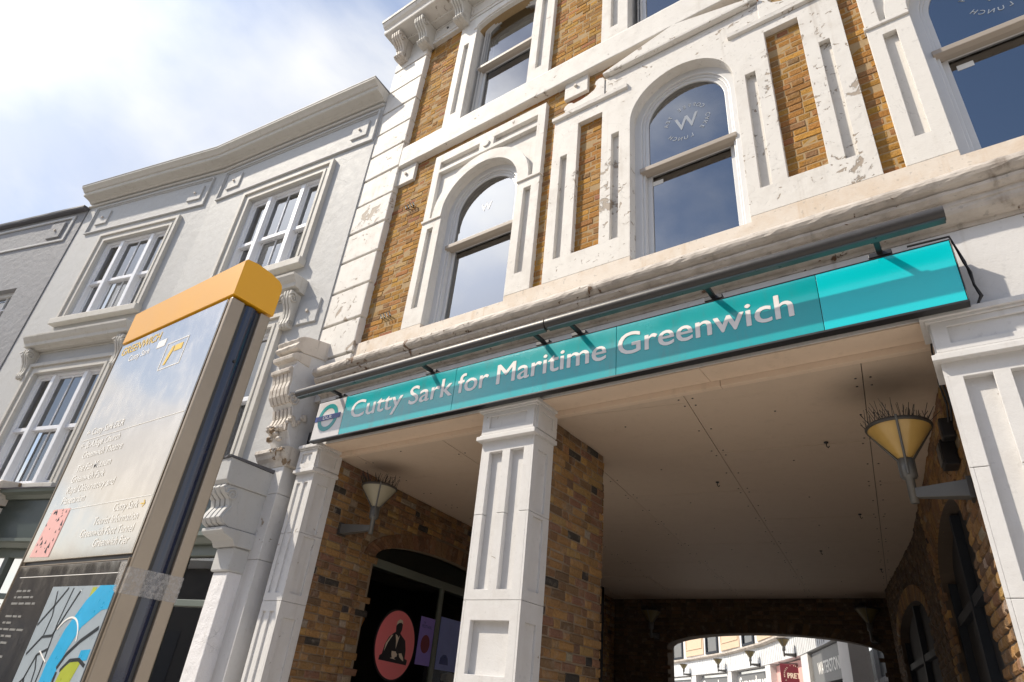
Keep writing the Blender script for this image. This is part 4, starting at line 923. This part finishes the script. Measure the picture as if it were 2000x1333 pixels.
# iron anchor studs, service cable
# shop front below: dark fascia, lead-topped cornice, windows
for fr, u0, u1 in ((F1, U1, -.33), (F2, U2, 0)):
    s_ = MB(fr); s_.box(u0, u1, 3.0, 3.55, -.2, .20); sfz = s_.build('shop_fascia', M['green_shop'], NB_, .006)
    MB(fr).prism([(0, 3.55), (.24, 3.55), (.27, 3.60), (.36, 3.62), (.37, 3.66), (0, 3.70)], u0, u1).build('shop_cornice', M['green_frame'], sfz)
    MB(fr).prism([(0, 3.701), (.38, 3.662), (.385, 3.68), (0, 3.78)], u0, u1, 20, .004).build('flashing', M['lead'], sfz)
    MB(fr).prism([(0, 2.88), (.14, 2.88), (.18, 2.94), (.22, 2.955), (.22, 2.999), (0, 2.999)], u0, u1).build('moulding', M['green_frame'], sfz)
    MB(fr).box(u0, u1, 0, .7, -.2, .05).build('stall_riser', M['green_shop'], sfz)
    fr_ = MB(fr); n = 4
    for i in range(n+1): u = u0+(u1-u0)*i/n; fr_.box(u-.045, u+.045, .7, 2.88, -.02, .07)
    fr_.box(u0, u1, 2.76, 2.879, -.018, .068); fr_.box(u0, u1, 2.22, 2.29, -.017, .066); fr_.build('shop_frame', M['green_frame'], sfz, .006)
    gl = MB(fr); gl.addf([(u0, .7, .0), (u1, .7, .0), (u1, 2.85, .0), (u0, 2.85, .0)], [(0, 1, 2, 3)]); gl.build('shop_glass', M['glass_b'], sfz, fix=False)
    ins = MB(fr); ins.box(u0, u1, 0, 3.5, -2.0, -1.9); ins.build('shop_back', M['dark'], sfz)
    gd = MB(fr)
    for i in range(14): x = u0+(u1-u0)*(i+.5)/14; gd.box(x-.1, x+.1, .7+.1*(i % 3), 1.5+.25*((i*7) % 4), -.9, -.75)
    gd.build('shop_goods', M['shop_red'], sfz)
# shop-front console and pier at the joint with the station building
cpn = thing('shopfront_console', 'white scrolled console and roughcast pier ending the dark shopfront', 'console', (-6.8, -.4, 0))
FX = Fr((-6.52, -.35), (1, .0))
MB(FX).prism([(-.2, 3.40), (.36, 3.40), (.40, 3.44), (.42, 3.68), (-.2, 3.66)], -.42, .0).build('block', M['stucco_b'], cpn, .008)
pr = [(-.2, 2.97), (.20, 2.97), (.27, 3.0), (.31, 3.05), (.28, 3.12), (.24, 3.19), (.26, 3.26), (.33, 3.31), (.37, 3.36), (.34, 3.40), (-.2, 3.40)]
MB(FX).prism(pr, -.40, -.02).build('scroll', M['stucco_b'], cpn, .01)
rb = MB(FX)
for k in range(4): u = -.40+.38*(k+.5)/4; rb.prism([(w+.025, v) for w, v in pr[1:10]]+[(.1, 3.38), (.1, 3.0)], u-.035, u+.035)
rb.tube([FX.pt(-.015, 3.30+.07*(1-t/14)*math.sin(t*.8), .27+.07*(1-t/14)*math.cos(t*.8)) for t in range(12)], .012, 6); rb.build('ribs', M['stucco_b'], cpn, .008)
MB(FX).prism([(-.2, 2.80), (.08, 2.80), (.12, 2.86), (.24, 2.90), (.27, 2.93), (.27, 2.965), (-.2, 2.965)], -.41, .0).build('corbel', M['stucco_b'], cpn, .008)
MB(FX).box(-.36, -.03, 2.55, 2.80, -.2, .06).build('pier_head', M['stucco_b'], cpn, .02)
M['roughcast'] = stucco('roughcast', (.72, .71, .72), peel=.97, dirt=.3, lump=.03)
MB(FX).box(-.33, -.05, 0, 2.55, -.2, .03).build('pier', M['roughcast'], cpn, .01)
MB(FX).prism([(-.2, 3.662), (.44, 3.682), (.445, 3.70), (-.2, 3.70)], -.43, .01, 10, .004).build('flashing', M['lead'], cpn)
cn2 = thing('shopfront_console', 'white scrolled console on the dark shopfront at the far left', 'console', F2.pt(-1.55, 2.9, .2))
F2b = Fr((F2.pt(-1.55, 0, .18)[0], F2.pt(-1.55, 0, .18)[1]), F2.e); F2b.pt = (lambda u, v, w, f=F2: f.pt(u-1.55+.2, v, w+.18))
MB(F2b).prism([(-.1, 3.46), (.30, 3.46), (.38, 3.56), (.34, 3.68), (.22, 3.80), (-.1, 3.84)], -.44, .02, 6, .006).build('block', M['console'], cn2, .01)
q_ = MB(F2b); q_.prism(pr if False else [(w*.8, v+.03) for w, v in pr], -.40, -.02)
for k in range(4): u = -.40+.38*(k+.5)/4; q_.prism([(w*.8+.025, v+.03) for w, v in pr[1:10]]+[(.1, 3.38), (.1, 3.0)], u-.038, u+.038)
q_.build('scroll', M['trim_b'], cn2, .008)
MB(F2b).prism([(-.1, 2.72), (.06, 2.72), (.12, 2.86), (.22, 2.92), (.22, 2.99), (-.1, 2.99)], -.41, .0).build('corbel', M['trim_b'], cn2, .008); MB(F2b).box(-.33, -.05, 0, 2.72, -.3, .03).build('pier', M['roughcast'], cn2, .01)
# shell of the terrace
sh = MB(WORLD); sh.box(-14.1, -6.6, 10.0, 10.15, .3, 8); sh.box(-14.2, -6.6, 0, 10, 7.9, 8.0); sh.box(-6.66, -6.60, 3.7, 10.1, .1, 8); sh.build('rear_shell', M['dark'], NB_)
for fr, u0, u1 in ((F1, U1, 0), (F2, U2, 0)): MB(fr).box(u0, u1, 3.6, 10.1, -1.3, -1.2).build('room_back', M['dark'], NB_)

# ------------------------------------------------------------------ grey rendered building at far left
GB = thing('rendered_building', 'darker grey roughcast building at the left edge beyond the terrace', 'building', (-17, 0, 0))
F3 = Fr((-14.20, -1.54), (1, .28)); E3 = F3.e.x
def uc(x): return (x+14.20)/E3
MB(F3).sheet(rect(-7, -.01, 0, 10.0), [rect(uc(-16.4), uc(-15.08), 6.5, 8.10)], -.3, 0).build('wall', M['stucco_c'], GB)
MB(F3).prism([(-.3, 10.0), (.10, 10.0), (.12, 10.03), (.12, 10.07), (-.3, 10.12)], -7, -.01, 30, .004).build('coping', M['lead'], GB)
p_ = MB(F3); p_.sheet(rect(uc(-18.5), uc(-14.45), 9.22, 9.90), [rect(uc(-18.4), uc(-14.52), 9.27, 9.84)], 0, .03); p_.build('frieze_panel', M['stucco_b'], GB, .006)
patera(F3, uc(-14.85), 9.55, .2, .04, M['stucco_c'], GB)
w_ = MB(F3); a, b = uc(-16.4), uc(-15.08)
w_.sheet(rect(a, b, 6.5, 8.10), [rect(a+.06, b-.06, 6.56, 8.02)], -.25, -.12)
for k in (1, 2): w_.box(a+(b-a)*k/3-.014, a+(b-a)*k/3+.014, 6.56, 8.02, -.2, -.16)
for z in (6.9, 7.3, 7.7): w_.box(a+.06, b-.06, z-.014, z+.014, -.199, -.161)
wn = w_.build('window', M['window_white'], GB); gl = MB(F3); gl.addf([(a, 6.5, -.19), (b, 6.5, -.19), (b, 8.1, -.19), (a, 8.1, -.19)], [(0, 1, 2, 3)]); gl.build('pane', M['glass_b'], wn, fix=False); MB(F3).box(a-.1, b+.1, 6.4, 8.2, -.5, -.45).build('blind', M['blind'], wn)

# ------------------------------------------------------------------ wayfinding monolith
MO = thing('wayfinding_sign', 'tall street information sign with yellow cap, steel edges and a town map', 'sign', (-2.68, -3.23, 0))
FM = Fr((0, -3.32), (1, 0)); x0, x1 = -3.135, -2.222
def mo(nm, mat, fn, bev=.003, par=MO, fr=FM, fix=True):
    m = MB(fr); fn(m); return m.build(nm, mat, par, bev, fix)
mo('core', M['black'], lambda m: m.box(x0+.012, x1-.012, 0, 2.905, -.17, -.006))
for w0, w1 in ((-.058, .0), (-.180, -.134)):
    mo('steel_edge', M['steel'], lambda m: m.box(x1-.022, x1, 0, 2.908, w0, w1), .005); mo('steel_edge', M['steel'], lambda m: m.box(x0, x0+.012, 0, 2.908, w0, w1), .005)
def strip(m):
    pr = [(-.060, 0), (-.133, 0)]; n = 8; vs = []; fs = []
    for i in range(n+1):
        t = i/n; w = -.060-.073*t; u = x1-.020+.016*math.sin(math.pi*t); vs += [(u, 0, w), (u, 2.908, w)]
    m.addf(vs, [(2*i, 2*i+2, 2*i+3, 2*i+1) for i in range(n)], True)
mo('blue_strip', M['blue'], strip, 0, fix=False)
MB(FM).tube([FM.pt(x1-.01, 2.66, -.095), FM.pt(x1+.002, 2.66, -.095)], .006, 8).build('bolt', M['black'], MO)
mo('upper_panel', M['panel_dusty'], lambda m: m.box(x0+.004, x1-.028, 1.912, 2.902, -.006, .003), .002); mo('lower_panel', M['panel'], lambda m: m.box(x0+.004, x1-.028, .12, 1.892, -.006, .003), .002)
mo('panel_trim', M['steel'], lambda m: (m.box(x0-.002, x0+.0035, .12, 2.902, -.006, .006), m.box(x1-.0275, x1-.0235, .12, 1.90, -.006, .005), m.box(x0+.004, x1-.03, 1.893, 1.897, -.006, .004)), 0)
# cap with rounded shoulders
cv = MB(FM); pr = [(.004, 2.918), (.004, 3.085), (-.004, 3.095), (-.05, 3.102), (-.12, 3.097), (-.165, 3.085), (-.182, 3.07), (-.187, 3.05), (-.187, 2.918)]
cv.prism(pr, x0-.004, x1+.004); cv.build('cap', M['yellow'], MO, .002)
def ptext(nm, rows, mat):
    for (t, u, v, c, al) in rows:
        m = MB(FM); text_into(m, t, u, v, .0045, c, None, .006, align=al); m.build(nm, mat, MO, fix=False)
ptext('header_lettering', [('GREENWICH', -3.09, 2.838, .042, 'L')], M['print_yellow'])
ptext('header_lettering', [('Cutty Sark', -2.98, 2.785, .030, 'L')], M['print'])
ptext('direction_lettering', [('← Cutty Sark DLR', -3.07, 2.436, .030, 'L'), ('← St Alfege Church', -3.07, 2.375, .030, 'L'), ('Greenwich Theatre', -3.005, 2.327, .030, 'L'), ('The Fan Museum', -3.005, 2.268, .030, 'L'), ('Greenwich Park', -3.005, 2.222, .030, 'L'), ('Royal Observatory and', -3.005, 2.176, .030, 'L'), ('Planetarium', -3.005, 2.132, .030, 'L'),
      ('Cutty Sark', -2.33, 2.068, .028, 'R'), ('Tourist Information', -2.30, 2.026, .028, 'R'), ('Greenwich Foot Tunnel', -2.30, 1.985, .028, 'R'), ('Greenwich Pier', -2.30, 1.946, .028, 'R')], M['print'])
ptext('arrow', [('→', -2.315, 2.066, .028, 'L')], M['print_yellow'])
mo('rule', M['print'], lambda m: (m.box(-3.08, -2.26, 2.414, 2.4165, .003, .0045), m.box(-3.08, -2.26, 2.104, 2.1065, .003, .0045), m.box(-2.96, -2.91, 2.79, 2.815, .003, .0045) if False else m.box(-2.73, -2.66, 2.79, 2.826, .003, .0045)), 0)
def icon(m):
    m.sheet(rect(-2.63, -2.46, 2.66, 2.79), [rect(-2.626, -2.464, 2.664, 2.786)], .003, .0045)
mo('map_key_box', M['print'], icon, 0)
mo('map_key', M['print_yellow'], lambda m: (m.sheet([(-2.60, 2.68), (-2.585, 2.68), (-2.56, 2.74), (-2.56, 2.765), (-2.575, 2.765), (-2.59, 2.73)], [], .003, .0045), m.sheet(rect(-2.55, -2.49, 2.735, 2.765), [], .003, .0045)), 0)
st = mo('sticker', M['pink_pale'], lambda m: m.sheet([(-3.08, 1.93), (-2.90, 1.925), (-2.89, 2.11), (-3.05, 2.115)], [], .003, .0048), 0)
def blots(m):
    r = random.Random(5)
    for k in range(26):
        u, v, s = -3.06+r.random()*.15, 1.935+r.random()*.17, .004+.010*r.random(); m.sheet([(u, v), (u+s*1.5, v+s*r.uniform(-.5, .5)), (u+s*.6, v+s*1.6)], [], .0049, .0053)
mo('print', M['sign_black'], blots, 0, st)['kind'] = 'stuff'
M['sign_grey2'] = plain('index_grey', (.22, .22, .21), .5)
# the map
mo('map_sheet', M['map_grey'], lambda m: m.sheet([(-2.735, .75), (-2.262, .75), (-2.262, 1.815), (-2.735, 1.815)], [], .003, .0042), 0)
mo('map_river', M['map_blue'], lambda m: (m.sheet([(-2.50, .75), (-2.38, .75), (-2.40, 1.0), (-2.45, 1.35), (-2.455, 1.52), (-2.43, 1.62), (-2.39, 1.69), (-2.30, 1.74), (-2.262, 1.745), (-2.262, 1.815), (-2.37, 1.815), (-2.43, 1.77), (-2.50, 1.68), (-2.535, 1.58), (-2.54, 1.40), (-2.53, 1.1)], [], .0042, .0048), m.sheet([(-2.33, 1.595), (-2.27, 1.60), (-2.27, 1.63), (-2.33, 1.625)], [], .0042, .0048)), 0)
mo('map_park', M['map_green'], lambda m: (m.sheet([(-2.43, 1.50), (-2.38, 1.46), (-2.33, 1.53), (-2.30, 1.60), (-2.36, 1.595), (-2.41, 1.57)], [], .0042, .0048), m.sheet([(-2.72, .76), (-2.60, .76), (-2.54, 1.3), (-2.56, 1.44), (-2.66, 1.42), (-2.725, 1.47)], [], .0042, .0048), m.sheet(rect(-2.42, -2.39, 1.78, 1.81), [], .0041, .0046)), 0)
def roads(m):
    def line(pts, w):
        for (a, b), (c, d) in zip(pts, pts[1:]):
            dx, dy = c-a, d-b; l = math.hypot(dx, dy); nx, ny = -dy/l*w, dx/l*w; m.sheet([(a+nx, b+ny), (a-nx, b-ny), (c-nx, d-ny), (c+nx, d+ny)], [], .0046, .0053)
    for pts, w in (([(-2.73, 1.69), (-2.66, 1.75), (-2.60, 1.81)], .004), ([(-2.68, 1.80), (-2.64, 1.72), (-2.645, 1.66)], .003), ([(-2.72, 1.6), (-2.65, 1.655), (-2.58, 1.66), (-2.55, 1.71), (-2.50, 1.80)], .004), ([(-2.73, 1.48), (-2.66, 1.53), (-2.635, 1.60), (-2.57, 1.62)], .004), ([(-2.66, 1.53), (-2.62, 1.49), (-2.61, 1.40), (-2.60, 1.2)], .0045), ([(-2.635, 1.6), (-2.60, 1.56), (-2.585, 1.50), (-2.57, 1.40)], .003), ([(-2.56, 1.81), (-2.575, 1.70), (-2.56, 1.55), (-2.56, 1.30)], .003), ([(-2.72, 1.44), (-2.68, 1.36), (-2.64, 1.42), (-2.60, 1.47)], .004), ([(-2.45, 1.57), (-2.42, 1.61), (-2.36, 1.65), (-2.27, 1.69)], .006), ([(-2.42, 1.565), (-2.38, 1.595), (-2.32, 1.60), (-2.27, 1.585)], .005), ([(-2.44, 1.56), (-2.44, 1.47), (-2.40, 1.42), (-2.35, 1.47), (-2.27, 1.50)], .006)): line(pts, w)
mo('map_roads', M['map_black'], roads, 0)
mo('map_labels', M['print'], lambda m: (m.sheet(rect(-2.62, -2.545, 1.465, 1.49), [], .0054, .0058), m.sheet([(-2.62, 1.615), (-2.545, 1.585), (-2.547, 1.581), (-2.622, 1.611)], [], .0054, .0058), m.sheet(ell(-2.48, 1.62, .10, .10, 20, .3, 2.6)+list(reversed(ell(-2.48, 1.62, .094, .094, 20, .3, 2.6))), [], .0054, .0058), m.sheet(rect(-3.08, -2.27, 1.852, 1.854), [], .003, .0045)), 0)
def small(m):
    r = random.Random(9)
    for k in range(24):
        v = 1.80-k*.022
        if k in (3, 9, 14): continue
        u = -3.05
        for j in range(r.randint(2, 4)):
            l = r.uniform(.02, .06); m.box(u, u+l, v, v+.007, .003, .0044); u += l+.012
mo('index_print', M['sign_grey2'], small, 0)['kind'] = 'stuff'
# tape wound round the edge
mo('tape', M['tape'], lambda m: (m.box(x1-.024, x1+.0006, 1.79, 1.87, -.182, .0006), m.sheet([(-2.275, 1.80), (-2.25, 1.79), (-2.2445, 1.885), (-2.29, 1.888), (-2.282, 1.85)], [], .0045, .0052)), .002)

# ------------------------------------------------------------------ court building seen through the arch
CP = [(-19, 33.2), (-16.5, 30.4), (-13.1, 26.55), (-11.15, 24.35), (-8.46, 21.13), (-6.21, 17.83), (-4.42, 14.61), (-3.2, 11.88), (-2.5, 10.2)]
off = math.hypot(2.5, 2.8)
CF = PolyFr(CP)
CB = thing('court_building', 'curved white building with shop signs seen through the far arch', 'building', (-8, 21, 0))
def swC(prof, nm, mat, path=CP): return MB().sweep(prof, path).build(nm, mat, CB)
swC([(-.5, 4.04), (0, 4.04), (0, 8.5), (-.5, 8.5)], 'wall', M['court_white']); swC([(-.3, 3.93), (.16, 3.93), (.20, 3.97), (.20, 4.02), (-.3, 4.05)], 'ledge', M['cornice'])
swC([(-.3, 3.40), (.08, 3.40), (.08, 3.928), (-.3, 3.928)], 'fascia', M['court_fascia']); swC([(-2.0, 0), (-1.9, 0), (-1.9, 3.4), (-2.0, 3.4)], 'shop_back', M['dark'])
S0 = off
rbm = MB(CF)
for k in range(130): u = S0-3+k*.2; rbm.box(u, u+.02, 3.42, 3.91, .0805, .092)
rbm.build('fascia_ribs', M['court_fascia'], CB, kind='stuff')
for a, b in ((5.72, 7.12), (9.93, 11.25), (14.0, 15.24), (18.1, 19.3), (1.6, 2.9)):
    a += S0; b += S0; m = MB(CF); m.sheet(rect(a, b, 4.08, 6.3), [rect(a+.12, b-.12, 4.16, 4.95), rect(a+.12, b-.12, 5.03, 6.2)], .005, .06)
    w_ = m.build('window', M['dusk_frame'], CB); p_ = MB(CF); p_.addf([(a+.1, 4.1, .02), (b-.1, 4.1, .02), (b-.1, 6.25, .02), (a+.1, 6.25, .02)], [(0, 1, 2, 3)]); p_.build('pane', M['glass_b'], w_, fix=False)
    q = MB(CF); q.addf([(a+.15, 5.05, .012), (b-.15, 5.05, .012), (b-.15, 6.2, .012), (a+.15, 6.2, .012)], [(0, 1, 2, 3)]); q.build('blind', M['blind'], w_, fix=False)
for a, b in ((3.2, 5.4), (7.45, 9.62), (11.5, 13.62), (15.55, 17.8), (19.6, 21.5)):
    m = MB(CF); m.box(a+S0, b+S0, 4.12, 7.5, .004, .035); pn = m.build('wall_panel', M['beige'], CB)
    MB(CF).sheet(rect(a+S0+.1, b+S0-.1, 4.35, 7.2), [rect(a+S0+.14, b+S0-.14, 4.39, 7.16)], .036, .06).build('moulding', M['beige'], pn)
for a, b in ((4.0, 4.6), (8.05, 8.68), (12.06, 12.54), (16.17, 16.76), (20.0, 20.83), (23.95, 24.8)): MB(CF).box(a+S0, b+S0, 0, 3.399, -.3, .06).build('shop_pier', M['court_white'], CB)
for a, b in ((4.6, 8.05), (8.68, 12.06), (12.54, 16.17)):
    m = MB(CF); m.box(a+S0+.25, b+S0-.1, 2.55, 3.28, -.15, -.08); sg_ = m.build('shop_sign', M['sign_grey'], CB)
    t = MB(CF); text_into(t, 'Superdrug', a+S0+.45, 2.84, -.078, .34, b-a-.85, .02); t.build('lettering', M['print'], sg_, fix=False)
    g_ = MB(CF); g_.addf([(a+S0, 0, -.2), (b+S0, 0, -.2), (b+S0, 3.4, -.2), (a+S0, 3.4, -.2)], [(0, 1, 2, 3)]); g_.build('shop_glass', M['glass_b'], CB, fix=False)
m = MB(CF); m.box(16.76+S0, 20.0+S0, 2.2, 3.36, -.22, -.12); m.build('shop_sign', M['pink_pale'], CB)
PSF = Fr((-4.90, 15.5), (1, .05))
ps = thing('hanging_sign', 'maroon hanging sign with a ring of lettering under the court fascia', 'sign', (-4.9, 15.5, 2.4))
MB(PSF).box(-.34, .34, 2.42, 3.27, -.02, .02).build('board', M['red_dark'], ps, .01); MB(PSF).box(-.36, .36, 3.275, 3.295, -.012, .012).build('bracket', M['black'], ps)
t = MB(PSF); text_into(t, 'PRET', .0, 2.93, .0225, .12, .32, 0, align='C', lay=.008); t.build('lettering', M['cream'], ps, fix=False); t = MB(PSF); ring_text(t, 'PRET A MANGER * PRET A MANGER * ', .0, 2.99, .225, .0225, .035, bold=.02); t.build('ring_lettering', M['cream'], ps, fix=False, kind='stuff')
q0, q1 = CF.pt(20.85+S0, 0, 0), CF.pt(23.95+S0, 0, 0); WFr = Fr((q0[0], q0[1]), (q1[0]-q0[0], q1[1]-q0[1]))
ws = MB(WFr).box(0, 3.1, 2.70, 3.36, -.2, -.02).build('shop_sign', M['sign_grey'], CB); t = MB(WFr); text_into(t, 'WATERSTONES', .62, 2.885, -.016, .235, 2.42, 0, lay=.012); t.build('lettering', M['print'], ws, fix=False)
MB(WFr).box(0, 3.1, 0, 2.6, -.25, -.1).build('shop_window', M['dark'], CB)
for i, s_ in enumerate((7.82, 11.79, 15.53, 19.41)):
    b3 = CF.pt(s_+S0+.25, 3.42, .09); _, n_, e_ = CF.base(s_+S0)
    wall_lamp('court_lamp', ['leftmost cone lamp on the white court fascia, farthest away', 'second cone lamp from the left on the court fascia', 'third cone lamp from the left on the court fascia', 'largest cone lamp on the court fascia, nearest the arch crown'][i], b3, (n_.x, n_.y), .35, False, -1.5, 'amber_old', .8, 'cone lamps along the court fascia')
sb = thing('side_shop', 'grey shop bay with white frame at the right of the court arch', 'shop', (-2.2, 12.5, 0))
SF = PolyFr([(-3.3, 15.2), (-2.0, 10.6)])
MB(SF).box(0, 4.6, 2.75, 3.35, -.1, .0).build('fascia', M['sign_grey'], sb); MB(SF).box(0, 4.6, 2.66, 2.749, -.1, .04).build('moulding', M['court_white'], sb); MB(SF).box(3.7, 3.85, 0, 3.4, -.05, .07).build('post', M['court_white'], sb); MB(SF).box(0, 4.6, 0, 2.655, -.2, -.12).build('glazing', M['dark'], sb)
t = MB(SF); text_into(t, 'shop' if False else 'Nando', .6, 2.95, .003, .2, None, .02) if False else None

# ------------------------------------------------------------------ street side opposite, behind the viewer (mirrored in the glass)
OB = thing('opposite_terrace', 'brick terrace across the street', 'building', (-10, -15, 0))
FO = Fr((10, -14.5), (-1, 0))
ob = MB(FO); hl = [rect(a+.6, a+1.7, z, z+1.7) for a in [i*2.6 for i in range(10)] for z in (4.2, 7.0)]
ob.sheet(rect(0, 26.5, 0, 9.6), hl, -.25, 0); ob.build('wall', M['far_brick'], OB); MB(FO).box(0, 26.5, 9.6, 9.9, -.3, .15).build('cornice', M['trim_b'], OB); MB(FO).box(0, 26.5, 0, 9.5, -6, -.8).build('rear_shell', M['dark'], OB)
for i in range(10):
    for z in (4.2, 7.0): MB(FO).box(i*2.6+.6, i*2.6+1.7, z, z+1.7, -.24, -.2).build('window', M['window_white'] if False else M['slate'], OB)
MB(FO).prism([(-.2, 9.9), (-3, 12.0), (-6, 9.9)], 0, 26.5).build('roof', M['slate'], OB)

LR = thing('low_shop_row', 'low row of shops farther along the opposite side of the street', 'building', (-35, -15, 0))
FL = Fr((-18, -14.8), (-1, 0)); MB(FL).box(0, 60, 0, 5.2, -6, 0).build('wall', M['far_brick'], LR); MB(FL).box(0, 60, 5.2, 5.5, -6, .2).build('cornice', M['trim_b'], LR)
for i in range(14): MB(FL).box(i*4.2+.5, i*4.2+3.7, .4, 2.9, -.1, .03).build('shop_window', M['slate'], LR)
